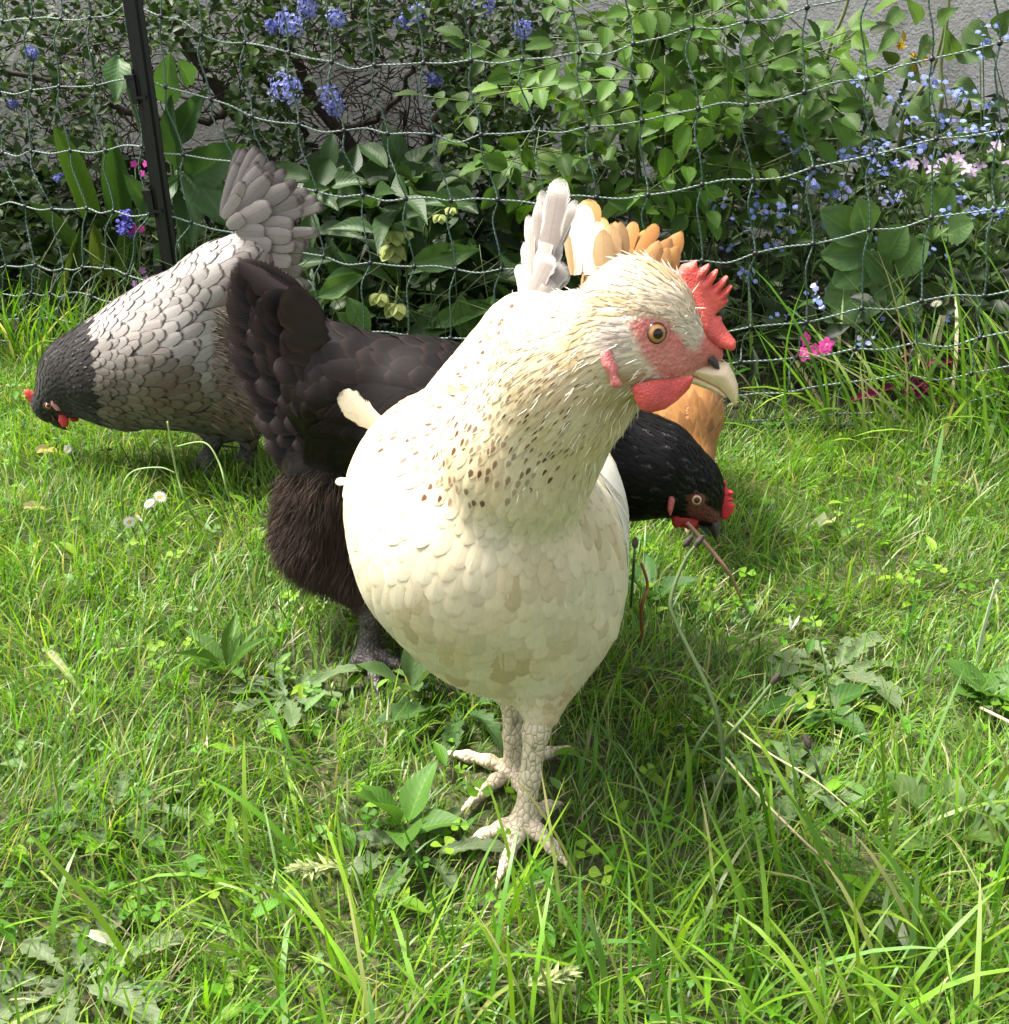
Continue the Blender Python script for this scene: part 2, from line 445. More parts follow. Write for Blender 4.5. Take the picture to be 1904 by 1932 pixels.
class Strands:
    """fine hair-like barbs, one thin tapering strip each"""
    def __init__(s): s.V = []; s.C = []
    def add(s, base, d, L, w, c, droop=0.0):
        base = np.atleast_2d(base); n = len(base); d = unit(d)
        L = np.broadcast_to(np.asarray(L, float), (n,))[:, None]; side = unit(np.cross(d, rng.normal(size=(n, 3))))
        mid = base+d*L*.55; tip = base+d*L+np.array([0, 0, -1.0])*droop*L
        w = np.broadcast_to(np.asarray(w, float), (n,))[:, None]
        s.V.append(np.stack([base-side*w*.5, base+side*w*.5, mid+side*w*.4, mid-side*w*.4, tip], 1))
        s.C.append(np.repeat(np.broadcast_to(np.asarray(c, float), (n, 3))[:, None], 5, 1))
    def build(s, name, mat, parent, off):
        V = np.concatenate(s.V); n = len(V); k = np.arange(n)[:, None]*5
        return mesh(name, V.reshape(-1, 3), k+np.array([[0, 1, 2, 3]]), k+np.array([[3, 2, 4]]), mat, parent, off, {'col': np.concatenate(s.C).reshape(-1, 3)})
def sample_mesh(V, Q, n):
    a, b, c, d = V[Q[:, 0]], V[Q[:, 1]], V[Q[:, 2]], V[Q[:, 3]]
    ar = np.linalg.norm(np.cross(c-a, d-b), axis=1)
    f = rng.choice(len(Q), n, p=ar/ar.sum()); u = rng.random((n, 1)); v = rng.random((n, 1))
    P = (a[f]*(1-u)+b[f]*u)*(1-v)+(d[f]*(1-u)+c[f]*u)*v
    return P, unit(np.cross(c-a, d-b))[f]
def vnormals(V, Q):
    n = np.zeros_like(V); fn = np.cross(V[Q[:, 2]]-V[Q[:, 0]], V[Q[:, 3]]-V[Q[:, 1]])
    for k in range(4): np.add.at(n, Q[:, k], fn)
    return unit(n)
def flow_field(P, segs):
    """segs: (a, b, direction or None, reach); returns blended growth direction and nearest-segment parameter"""
    wsum = 0; acc = 0; S = 0
    for k, (a, b, dr, reach) in enumerate(segs):
        ba = b-a; tt = np.clip(((P-a)@ba)/max(ba@ba, 1e-12), 0, 1)
        dist = np.linalg.norm(P-(a+tt[:, None]*ba), axis=1)/reach
        w = 1/np.maximum(dist, .05)**5
        acc = acc + w[:, None]*unit(ba if dr is None else np.asarray(dr)); wsum = wsum+w; S = S+w*(k+tt)
    return unit(acc), S/wsum
def grow(V, Q, segs, style, ncand):
    bvh = BVHTree.FromPolygons(V.tolist(), Q.tolist())
    P, Nn = sample_mesh(V, Q, ncand)
    fl, S = flow_field(P, segs)
    st = style(P, Nn, S)
    pl = Plum(); acc = np.zeros((ncand, 3)); na = 0
    for i in range(ncand):
        if not st['keep'][i]: continue
        sp = st['sp'][i]
        if na:
            d2 = acc[:na]-P[i]
            if (np.einsum('ij,ij->i', d2, d2) < sp*sp).any(): continue
        acc[na] = P[i]; na += 1
        d = fl[i]-Nn[i]*np.dot(fl[i], Nn[i]); d = unit(d+rng.normal(0, st.get('mess', .10), 3))
        prof = PH if st['hack'][i] else PB
        L = st['L'][i]*(1+rng.normal(0, .1)); Wd = st['W'][i]*(1+rng.normal(0, .08))
        c = np.clip(st['col'][i]*(1+rng.normal(0, st.get('cj', .06))), .002, .95)
        pl.one(P[i]-d*L*.15, d, Nn[i], L, Wd, prof, c, (st['lace'][i], st['spot'][i], rng.random()), bvh=bvh,
               lift=(0.0003, st['lift'][i]*(1+abs(rng.normal(0, .35)))), camber=.25, cols=2, rag=.05)
    return pl, bvh, na
def vnoise(P, f, seed=0):
    """smooth pseudo noise about -1..1"""
    r = np.random.default_rng(seed); out = 0
    for k in range(5):
        w = r.normal(size=3); w = w/np.linalg.norm(w)*f*(.7+.25*k); out = out+np.sin(P@w+r.random()*6.28)*(1-.12*k)
    return out/2.6

def leg_builder(root, off, mat, clawmat, hock, ankle, toes, r=.0075, h=.0013, claws=True, up=None):
    prims = []
    hock, ankle = np.array(hock, float), np.array(ankle, float)
    mid = (hock+ankle)/2
    prims += [('c', hock, mid, r*1.18, r*.92), ('c', mid, ankle, r*.92, r*1.05), ('c', ankle+np.array([0, 0, .002]), ankle-np.array([0, 0, .004]), r*1.22, r*1.15)]
    if up is not None: prims.append(('c', np.array(up, float), hock, r*1.5, r*1.18))
    tips = []
    for tip in toes:
        tip = np.array(tip, float); a = ankle+np.array([0, 0, -.003]); dv = tip-a; Lh = np.linalg.norm(dv)
        sdv = np.cross(dv, [0, 0, 1.0])
        p1 = a+dv*.38+np.array([0, 0, .0045]); p2 = a+dv*.72+np.array([0, 0, .0035]); p3 = tip+np.array([0, 0, .001])
        prims += [('c', a, p1, r*.82, r*.66), ('c', p1, p2, r*.68, r*.56), ('c', p2, p3, r*.56, r*.38)]
        tips.append((p2, p3))
    V, Q = blob(prims, r*.7, h)
    o = mesh('leg', V, Q, None, mat, root, off)
    if claws:
        for p2, p3 in tips:
            d = unit(p3-p2); P = [p3-d*.001, p3+d*.004+np.array([0, 0, .0006]), p3+d*.008-np.array([0, 0, .001]), p3+d*.0115-np.array([0, 0, .0035])]
            v, q, t = tube_np(smooth_path(P, 8), np.linspace(r*.33, .0004, 8), 7)
            mesh('claw', v, q, t, clawmat, o, off)
    return o
def eye_builder(root, off, c, L, r, iris, mats, ring):
    """eyeball turned to L with dark pupil, coloured iris and a soft lid ring"""
    L = unit(L); a = unit(np.cross(L, [0, 0, 1.0])); b = np.cross(a, L)
    rings = [0, .16, .32, .385, .42, .50, .62, .74, .82, .9, 1.1, 1.4, 1.57]
    V = []; C = []
    for k, g in enumerate(rings):
        for j in range(28):
            q = j*2*math.pi/28; rr = r*math.sin(g); V.append(c+L*r*math.cos(g)+a*rr*math.cos(q)+b*rr*math.sin(q))
            f = np.array(iris)*(.8+.25*math.sin(q*9+k)**2)
            C.append((.003, .003, .004) if g < .39 else f*.75 if g < .45 else f if g < .70 else f*.55 if g < .8 else (.02, .012, .01))
    i, j = np.meshgrid(np.arange(len(rings)-1), np.arange(28), indexing='ij')
    Q = np.stack([i*28+j, (i+1)*28+j, (i+1)*28+(j+1) % 28, i*28+(j+1) % 28], -1).reshape(-1, 4)
    e = mesh('eye', np.array(V), Q, None, mats[0], root, off, {'col': np.array(C)})
    ang = np.linspace(0, 2*math.pi, 30)
    for w, rr, hh in ((r*.17, 1.0, .42),):
        P = np.array([c+L*r*hh+a*r*rr*math.cos(q)*.97+b*r*rr*math.sin(q)*.86 for q in ang])
        v, q, t = tube_np(P, w, 8, False); mesh('eyelid', v, q, None, mats[1], e, off)
    return e

M = {}
M['eye'] = plain('eye_wet', (1, 1, 1), .06, 400, .1, 0, 0, True, .6)
def skin_material(name, rough=.5, sss=.2, scale=300, bs=.9):
    m, t, b = newmat(name)
    c = attr(t, 'col'); v = noise(t, scale, 4); v2 = noise(t, scale*.25, 3)
    vo = t.nodes.new('ShaderNodeTexVoronoi'); vo.inputs['Scale'].default_value = scale*1.3; t.links.new(coords(t), vo.inputs['Vector'])
    c = mix(t, 1.0, c, mix(t, v2, (.62, .58, .6), (1.32, 1.38, 1.38)), 'MULTIPLY')
    t.links.new(c, b.inputs['Base Color']); b.inputs['Roughness'].default_value = rough
    b.inputs['Subsurface Weight'].default_value = sss; b.inputs['Subsurface Radius'].default_value = (.0035, .0012, .0008); b.inputs['Subsurface Scale'].default_value = 1
    b.inputs['Specular IOR Level'].default_value = .35
    bump(t, b, math_(t, 'ADD', v, math_(t, 'MULTIPLY', vo.outputs[0], .8)), bs, .0012)
    return m
M['skin'] = skin_material('bare_skin')
M['comb'] = skin_material('comb_skin', .48, .25, 650, .45)
def horn_material(name, c1, c2, rough=.35):
    m, t, b = newmat(name)
    v = noise(t, 60, 3, stretch=(1, 1, 1)); v2 = noise(t, 300, 3)
    c = mix(t, v, c1, c2); c = mix(t, 1.0, c, mix(t, v2, (.85,)*3, (1.1,)*3), 'MULTIPLY')
    t.links.new(c, b.inputs['Base Color']); b.inputs['Roughness'].default_value = rough
    b.inputs['Subsurface Weight'].default_value = .1; b.inputs['Subsurface Radius'].default_value = (.002, .001, .0005); b.inputs['Subsurface Scale'].default_value = 1
    bump(t, b, v2, .15, .0004); return m
M['beak'] = horn_material('beak_horn', (.76, .60, .33), (.80, .64, .46))
M['dark_horn'] = horn_material('dark_horn', (.02, .018, .018), (.045, .04, .038))
def scale_material(name, c1, c2, crack, scale=210, rough=.5):
    m, t, b = newmat(name)
    vec = coords(t)
    mp = t.nodes.new('ShaderNodeMapping'); mp.inputs['Scale'].default_value = (1, 1, .62); t.links.new(vec, mp.inputs[0])
    vo = t.nodes.new('ShaderNodeTexVoronoi'); vo.feature = 'DISTANCE_TO_EDGE'; vo.inputs['Scale'].default_value = scale; vo.inputs['Randomness'].default_value = .75
    t.links.new(mp.outputs[0], vo.inputs['Vector'])
    e = ramp(t, vo.outputs['Distance'], .0, .075)
    c = mix(t, noise(t, 150, 3), c1, c2); c = mix(t, e, crack, c)
    t.links.new(c, b.inputs['Base Color']); b.inputs['Roughness'].default_value = rough
    bump(t, b, ramp(t, vo.outputs['Distance'], .0, .3), .6, .0012); return m
M['leg_pale'] = scale_material('pale_leg_scales', (.66, .58, .39), (.66, .54, .40), (.24, .18, .12), 215)
M['leg_dark'] = scale_material('dark_leg_scales', (.055, .045, .042), (.085, .07, .065), (.012, .01, .01), 260)
M['leg_yellow'] = scale_material('yellow_leg_scales', (.5, .38, .15), (.55, .42, .2), (.14, .09, .04))
M['strand'] = plain('downy_barbs', (1, 1, 1), .7, 200, .2, 0, 0, True, .25)

def Z1(x, y): return ((1250+x/3.808)*.8232, (540+y/3.808)*.8232)
def zl(f, pts): return [f(*p) for p in pts]
def mid(V): return V.mean(0)
def redvar(V, c, seed, f=350, amp=.18):
    return np.clip(np.asarray(c)[None]*(1+amp*vnoise(V, f, seed)[:, None]), 0, 1)

# ------------------------------------------------------------------ hen 1: white hen in front
def white_hen():
    foot = G(990, 1585)
    root = thing('hen', foot, 'cream white hen with speckled neck standing in front, red comb and orange eye', 'hen', 'hens on the lawn')
    off = foot
    C = lambda a, b, ka=1.0: ('c', W(*a[:3]), W(*b[:3]), a[3]*MPP(*a[:3])*ka, b[3]*MPP(*b[:3])*ka)
    HC = W(1235, 605, .585)
    to = unit(CAMP-HC); L = unit(np.array([to[0]*math.cos(.22)-to[1]*math.sin(.22), to[0]*math.sin(.22)+to[1]*math.cos(.22), to[2]*.75]))
    HPl = Plane(HC, L)
    fw = unit(HPl.P(1390, 752)-HPl.P(1170, 600)); upv = np.cross(L, fw)
    if upv[2] < 0: upv = -upv
    A = np.array([fw, upv, L])
    px = MPP(1235, 605, .585)
    prims = [
        C((905, 1015, .70, 232), (955, 1085, .72, 216)), C((862, 940, .725, 208), (905, 1015, .70, 225)),
        C((900, 900, .77, 184), (1000, 655, .88, 104)), C((955, 1085, .72, 210), (1000, 900, .86, 150)),
        C((985, 850, .65, 152), (1082, 695, .615, 124)), C((1082, 695, .615, 130), (1185, 628, .59, 88)),
        C((1030, 1195, .695, 110), (1022, 1342, .668, 36)), C((930, 1180, .735, 96), (960, 1300, .725, 34)),
        C((1095, 900, .79, 68), (1122, 1110, .75, 54)),
        ('e', HPl.P(1207, 600), (92*px, 80*px, 56*px), A), ('e', HPl.P(1212, 552), (64*px, 40*px, 40*px), A), ('c', HPl.P(1255, 585), HPl.P(1288, 612), 42*px, 26*px, .012),
        ('c', HPl.P(1250, 655), HPl.P(1310, 668), 50*px, 24*px, .012), ('c', HPl.P(1165, 655), HPl.P(1255, 690), 64*px, 28*px),
        ('c', HPl.P(1300, 628), HPl.P(1350, 668), 30*px, 17*px, .008),
    ]
    V, Q = blob(prims, .022, .0032)
    P2 = lambda X: proj(X-((X-HC)@L)[:, None]*L)
    face = np.array(zl(Z1, [(640, 730), (760, 690), (900, 690), (1010, 740), (1120, 860), (1190, 960), (1290, 985), (1330, 880), (1420, 800), (1660, 960), (1640, 1110), (1500, 1180), (1230, 1200), (1060, 1250), (930, 1190), (830, 1080), (740, 960), (700, 850)]))
    sdf = poly_sd(P2(V), face); near = np.linalg.norm(V-HC, axis=1) < .085
    skin = np.array([.62, .16, .13]); down = np.array([.72, .62, .48])
    w = np.clip(.5-sdf/14, 0, 1)*near
    gray = np.clip(.5+.9*vnoise(V, 160, 3), 0, 1)[:, None]*.35
    c = down*(1-w[:, None]) + (skin*(1-gray)+np.array([.55, .36, .30])*gray)*w[:, None]
    body = mesh('body', V, Q, None, M['skin'], root, off, {'col': c})

    tailb = W(1010, 590, .90)
    segs = [(HPl.P(1380, 750), HPl.P(1235, 600), None, .7), (HPl.P(1235, 600), W(1082, 695, .615), None, .9), (W(1082, 695, .615), W(985, 850, .65), None, 1.15),
            (W(985, 850, .65), W(925, 1000, .70), (-.12, .15, -1), 1.2), (W(925, 1000, .70), W(960, 1110, .72), (0, .35, -1), 1.4),
            (W(955, 1085, .74), W(1000, 800, .88), (.2, 1, -.1), 1.25), (W(900, 900, .80), W(1000, 640, .90), (.25, .9, .25), 1.2),
            (W(1030, 1250, .69), W(1025, 1390, .667), (0, 0, -1), .7), (W(930, 1230, .735), W(958, 1320, .725), (0, 0, -1), .6)]
    def style(P, Nn, S):
        n = len(P)
        hd = np.linalg.norm(P-HC, axis=1); fsd = poly_sd(P2(P), face)
        keep = ~((fsd < 10) & (hd < .085))
        nk = W(1082, 695, .615)
        hfac = np.clip((hd-.035)/.10, 0, 1)
        tb = np.clip((hd-.085)/.10, 0, 1)              # 0 on neck, 1 on breast/body
        hack = (hd < .095)
        Lf = np.interp(hd, [.02, .05, .09, .15, .20, .3], [.0095, .014, .022, .024, .030, .038])
        Wf = np.interp(hd, [.02, .05, .09, .15, .20, .3], [.0021, .0030, .0054, .0088, .0190, .025])
        sp = np.interp(hd, [.02, .05, .09, .15, .20, .3], [.0019, .0025, .0043, .0060, .0098, .0130])
        # speckled cape: hackle ends over the neck side and shoulder
        zone = poly_sd(proj(P), np.array([(745, 850), (770, 770), (870, 690), (950, 610), (1060, 630), (1115, 700), (1118, 860), (1030, 895), (930, 915), (840, 905)], float))+14*vnoise(P, 160, 15)
        cape = zone < 6
        Lf = np.where(cape, .023, Lf); Wf = np.where(cape, np.minimum(.0090, Wf*1.15), Wf); sp = np.where(cape, np.minimum(.0064, sp*1.05), sp)
        thigh = (P[:, 2] < .13)
        Lf = np.where(thigh, .016, Lf); Wf = np.where(thigh, .009, Wf); sp = np.where(thigh, .0050, sp)
        cream = np.array([.72, .59, .36]); white = np.array([.80, .73, .55]); tan = np.array([.46, .27, .09])
        v1 = vnoise(P, 110, 11); v2 = vnoise(P, 210, 12)
        f = np.clip(.45+.35*v1, 0, 1)[:, None]
        colr = cream*f+white*(1-f)
        stain = np.clip((v2*.6+v1*.5)-.22, 0, 1)*np.clip((hd-.13)/.05, 0, 1)*np.clip((.40-hd)/.08, 0, 1)
        colr = colr*(1-.85*stain[:, None])+tan*.85*stain[:, None]
        # crown and nape: warm straw and grey streaks
        ck = .9*np.clip((.066-hd)/.03, 0, 1); vs_ = rng.random(n)
        cz = np.clip(.58+.75*vnoise(P, 230, 14)+rng.normal(0, .12, n), 0, 1)[:, None]; crown = np.array([.46, .29, .12])*(1-cz)+np.array([.76, .67, .53])*cz
        colr = colr*(1-ck[:, None]*.85)+crown*ck[:, None]*.85
        ear = poly_sd(P2(P), np.array(zl(Z1, [(440, 760), (560, 710), (640, 740), (680, 830), (690, 960), (640, 1080), (600, 1130), (560, 1000), (440, 890)])))
        em = (ear < 0) & (hd < .08)
        colr[em] = np.array([.54, .45, .39]); Lf = np.where(em, .0085, Lf); Wf = np.where(em, .0022, Wf); sp = np.where(em, .0017, sp)
        spd = np.clip(.5-zone/40, 0, 1)
        front = 1.0
        spot = (rng.random(n) < .72*spd)*(.45+.55*rng.random(n))
        spot = np.where(P[:, 2] > .18, spot, 0)
        # warm wash round the speckles
        wash = spd*np.clip(.25+.8*v2, 0, 1)*.36
        colr = colr*(1-wash[:, None])+np.array([.62, .39, .14])*wash[:, None]
        dirty = (rng.random(n) < .03)
        lace = np.where(tb > .6, .30*rng.random(n), 0.0)
        lift = np.interp(hd, [.03, .1, .2], [.0008, .0008, .0007])
        return dict(keep=keep, hack=hack, L=Lf, W=Wf, sp=sp, col=colr, lace=lace, spot=spot, lift=lift, cj=.06, mess=.055)
    pl, bvh, na = grow(V, Q, segs, style, 60000)
    # primaries poking out on the shoulder side
    for (bx, by, tx, ty, Y, wd) in ((728, 806, 640, 742, .735, 46), (724, 816, 646, 764, .74, 34), (678, 904, 633, 910, .73, 17)):
        a = W(bx, by, Y); b = W(tx, ty, Y+.004)
        pl.one(a, b-a, unit(CAMP-a)+np.array([-.4, 0, .3]), np.linalg.norm(b-a), wd*MPP(bx, by, Y), RT(13, .75, .35, .9), (.78, .72, .58), (.25, 0, .5), camber=.10, curve=.06, cols=4, rag=.12)
    M['white_feather'] = feather_material('cream_feather', (.34, .23, .12), (.10, .036, .011), .62, .08, .25, .10, fray=.22, shaft_w=.10)
    pl.build('plumage', M['white_feather'], body, off)
    # folded wing on the far flank, laid in broad overlapping feathers
    wg = Plum()
    for k in range(26):
        f = k/25; r_ = k % 3
        a = W(1112+18*math.sin(f*3)+rng.normal(0, 4), 850+f*260, .745+.03*(1-f)); b = W(1150+14*math.sin(f*3.1), 960+f*235, .775+.02*f)
        q, n_, _, _ = bvh.find_nearest(a)
        wg.one(np.array(q)+np.array(n_)*.001, b-a, np.array(n_), .050+.012*f, .021, PB, (.88, .84, .73), (.25, 0, rng.random()), bvh=bvh, lift=(.001, .0045), camber=.2, cols=2)
    wg.build('wing', M['white_feather'], root, off)
    # tail: upright narrow fan of greyish white feathers
    tl = Plum(); z6 = lambda x, y: ((1150+x/3.462)*.8232, (370+y/3.462)*.8232)
    for (b0, t0, wd, g, dY) in (((330, 900), (470, 112), 215, .55, .0), ((330, 860), (600, 290), 110, .66, .012), ((300, 900), (330, 210), 120, .60, .02), ((270, 950), (300, 300), 110, .72, .0),
                                ((240, 950), (218, 410), 95, .85, -.006), ((290, 1000), (395, 420), 130, .80, -.012), ((310, 1000), (560, 420), 95, .74, .004), ((210, 1020), (180, 620), 90, .9, -.012),
                                ((300, 1060), (470, 620), 120, .78, -.018), ((250, 1080), (350, 640), 130, .88, -.024), ((290, 1110), (520, 800), 170, .62, -.03), ((220, 1110), (400, 720), 160, .60, -.034),
                                ((180, 1080), (130, 800), 90, .92, -.02), ((260, 1120), (470, 900), 140, .85, -.04), ((200, 1130), (290, 900), 130, .90, -.042), ((330, 1090), (560, 880), 110, .70, -.02), ((150, 1120), (190, 880), 100, .93, -.03)):
        a = W(*z6(*b0), .915+dY); b = W(*z6(*t0), .955+dY)
        g = np.array([.56, .48, .42])*g
        tl.one(a, b-a, unit(CAMP-a)+rng.normal(0, .12, 3), np.linalg.norm(b-a), wd/3.462*.8232*MPP(1040, 480, .94), RT(13, .72, .3, .7), g, (.6+.4*rng.random(), 0, rng.random()), camber=.06, curve=-.04, cols=4, rag=.07)
    M['tail_white'] = feather_material('tail_white', (.78, .74, .68), (.1, .1, .1), .6, .1, .25, .10, (.62, .95), .25)
    tl.build('tail', M['tail_white'], root, off)
    # downy barbs along throat, brow, neck edge and belly to soften the outline
    stn = Strands()
    P, Nn = sample_mesh(V, Q, 22000); fl, S = flow_field(P, segs)
    hd = np.linalg.norm(P-HC, axis=1); fs = poly_sd(P2(P), face)
    d = unit(fl-Nn*np.sum(fl*Nn, 1)[:, None]*1.0+Nn*.30+rng.normal(0, .16, P.shape))
    keep = (fs > 3) | (hd > .085)
    keep &= (rng.random(len(P)) < np.interp(hd, [.02, .1, .15, .2], [.6, .06, .012, .006]))
    Ls = np.interp(hd, [.02, .06, .1, .2], [.006, .007, .007, .005])
    cc = np.array([.86, .80, .66])*(1+rng.normal(0, .10, (len(P), 1)))
    stn.add(P[keep]+Nn[keep]*.0008, d[keep], (Ls*(.7+.6*rng.random(len(P))))[keep], .00045, np.clip(cc[keep], 0, .95))
    th = (P[:, 2] < .128) & (rng.random(len(P)) < .65)          # loose down on thighs and lower belly
    dth = unit(np.array([0, 0, -1.0])-Nn*(Nn@np.array([0, 0, -1.0]))[:, None]*.9+Nn*.12+rng.normal(0, .16, P.shape))
    stn.add(P[th], dth[th], (.0065*(.5+rng.random(len(P))))[th], .00042, np.clip(np.array([.72, .62, .43])*(1+rng.normal(0, .06, (th.sum(), 1))), 0, .95))
    kf = (fs < 0) & (hd < .085)                       # tiny pale hairs over the bare face
    P3, N3 = sample_mesh(V, Q, 60000); h3 = np.linalg.norm(P3-HC, axis=1); f3 = poly_sd(P2(P3), face); e3 = P2(P3)
    k3 = (f3 < 0) & (h3 < .085) & (rng.random(len(P3)) < np.clip((e3[:, 1]-640)/60, .12, .8)) & (np.hypot(e3[:, 0]-1237, e3[:, 1]-628) > 34) & (e3[:, 0] < 1300)
    d3 = unit(-fw+N3*.35+rng.normal(0, .25, P3.shape))
    stn.add(P3[k3], d3[k3], .0032*(.6+.8*rng.random(k3.sum())), .0003, np.array([.70, .58, .50])*(1+rng.normal(0, .12, (k3.sum(), 1))))
    k4 = (np.abs(f3) < 6) & (h3 < .085) & (rng.random(len(P3)) < .6)
    d4 = unit(-fw+N3*.5+rng.normal(0, .25, P3.shape)); stn.add(P3[k4], d4[k4], .0042*(.6+.8*rng.random(k4.sum())), .0003, np.array([.72, .62, .46])*(1+rng.normal(0, .18, (k4.sum(), 1))))
    # brow: shaggy overhang from crown to the beak root
    br = np.array(zl(Z1, [(700, 640), (880, 600), (1080, 560), (1230, 640), (1320, 780), (1300, 960), (1200, 950), (1130, 850), (1020, 740), (900, 690)]))
    b3 = poly_sd(e3, br); k5 = (b3 < 0) & (h3 < .085)
    d5 = unit(-fw*.55-upv*.35+N3*.45+rng.normal(0, .22, P3.shape))
    cb = np.where((rng.random((k5.sum(), 1)) < .45), np.array([.30, .23, .15]), np.array([.60, .49, .34]))
    stn.add(P3[k5], d5[k5], .0072*(.6+.7*rng.random(k5.sum())), .0004, cb*(1+rng.normal(0, .12, (k5.sum(), 1))))
    stn.build('down', M['strand'], body, off)
    # comb, wattles, ear lobe, beak, nostril, eyes
    comb = HPl.poly(zl(Z1, [(1135, 350), (1190, 250), (1245, 232), (1300, 208), (1306, 250), (1312, 292), (1360, 262), (1408, 236), (1400, 300), (1365, 375), (1430, 320), (1480, 282), (1490, 310), (1470, 370), (1432, 452), (1500, 400), (1562, 336), (1572, 360), (1545, 430), (1500, 505), (1560, 450), (1598, 418), (1606, 440), (1580, 505), (1548, 560), (1582, 540), (1580, 575), (1530, 640), (1478, 700), (1535, 698), (1540, 750), (1580, 820), (1652, 915), (1640, 985), (1600, 1000), (1480, 960), (1390, 900), (1330, 820), (1250, 640), (1190, 520), (1150, 430)]))
    wob = lambda u, v: .0022*np.sin((u+v)*130)+.0012*np.sin(u*330)
    Vc, Qc = HPl.slab(comb, 0.003, .0050, .0040, .0008, .0008, wob, True)
    mesh('comb', Vc, Qc, None, M['comb'], root, off, {'col': redvar(Vc, (.70, .12, .095), 5)})
    wt = zl(Z1, [(692, 1290), (735, 1250), (860, 1225), (1050, 1215), (1200, 1180), (1216, 1200), (1190, 1290), (1140, 1350), (1080, 1410), (980, 1470), (850, 1500), (775, 1480), (722, 1400)])
    for side, sh in ((.0185, 0), (-.012, 1)):
        poly = HPl.poly([(p[0]+(26 if sh else 0), p[1]+(6 if sh else 0)) for p in wt])
        Vw, Qw = HPl.slab(poly, side, .0036, .007, .0009, .0006, lambda u, v: .0014*np.sin(u*210+v*90), True)
        mesh('wattle', Vw, Qw, None, M['comb'], root, off, {'col': redvar(Vw, (.60, .095, .08), 6)})
    def onface(x, y, out=0.0):
        d = ray(x, y); hit = bvh.ray_cast(Vector(CAMP), Vector(unit(d)))
        p = np.array(hit[0]); return p, (p-HC)@L
    for sgn in (1, -1):
        p, s = onface(*Z1(520, 1080))
        poly = HPl.poly(zl(Z1, [(440, 920), (500, 925), (560, 985), (600, 1060), (602, 1130), (560, 1165), (612, 1250), (585, 1292), (515, 1282), (502, 1190), (445, 1110), (420, 1010)]))
        Ve, Qe = HPl.slab(poly, sgn*s, .0036, .006, .0009, .0006, lambda u, v: .0008*np.sin(u*500+v*400), True)
        mesh('ear_lobe', Ve, Qe, None, M['comb'], root, off, {'col': redvar(Ve, (.62, .20, .19), 8, 500, .3)})
        e, s = onface(1237, 629)
        ec = e-L*.0042; ec = ec if sgn > 0 else ec-2*((ec-HC)@L)*L
        eye_builder(root, off, ec, unit(L*sgn+upv*.08+fw*.12), .0068, (.42, .20, .065), (M['eye'], M['skin_pink']), None)
    ub = HPl.poly(zl(Z1, [(1185, 1125), (1300, 1125), (1420, 1120), (1500, 1100), (1590, 1105), (1640, 1190), (1676, 1290), (1684, 1400), (1662, 1492), (1640, 1470), (1600, 1420), (1500, 1325), (1350, 1255), (1210, 1190)]))
    Vb, Qb = HPl.slab(ub, 0, .0088, .011, .0009, .0006, None, True)
    bk = mesh('beak', Vb, Qb, None, M['beak'], root, off)
    lb = HPl.poly(zl(Z1, [(1200, 1190), (1350, 1245), (1500, 1320), (1600, 1415), (1580, 1420), (1440, 1350), (1300, 1300), (1190, 1270)]))
    Vb, Qb = HPl.slab(lb, 0, .0070, .008, .0009, .0006, None, True)
    mesh('lower_beak', Vb, Qb, None, M['beak'], bk, off)
    nb = zl(Z1, [(1385, 1050), (1445, 1040), (1485, 1085), (1498, 1160), (1450, 1150), (1395, 1095)])
    for sgn in (1, -1):
        sN = onface(*Z1(1440, 1100))[1]
        Vn, Qn = HPl.slab(nb, sgn*max(sN, .0060), .0022, .004, .0006, .0004)
        mesh('nostril', Vn, Qn, None, M['dark_horn'], bk, off)
    leg_builder(root, off, M['leg_pale'], M['beak'], W(1012, 1380, .662), W(990, 1548, .648), [G(882, 1596, .007), G(945, 1650, .006), G(1062, 1625, .006), G(1050, 1520, .006)], .0078, .0012, up=W(1024, 1330, .668))
    leg_builder(root, off, M['leg_pale'], M['beak'], W(966, 1322, .722), W(968, 1452, .722), [G(850, 1424, .008), G(882, 1522, .007), G(1000, 1535, .006), G(1062, 1415, .008)], .0074, .0012, up=W(958, 1290, .725))
    return root

M['skin_pink'] = plain('eyelid_skin', (.50, .20, .16), .45, 500, .25, .3, .0004)
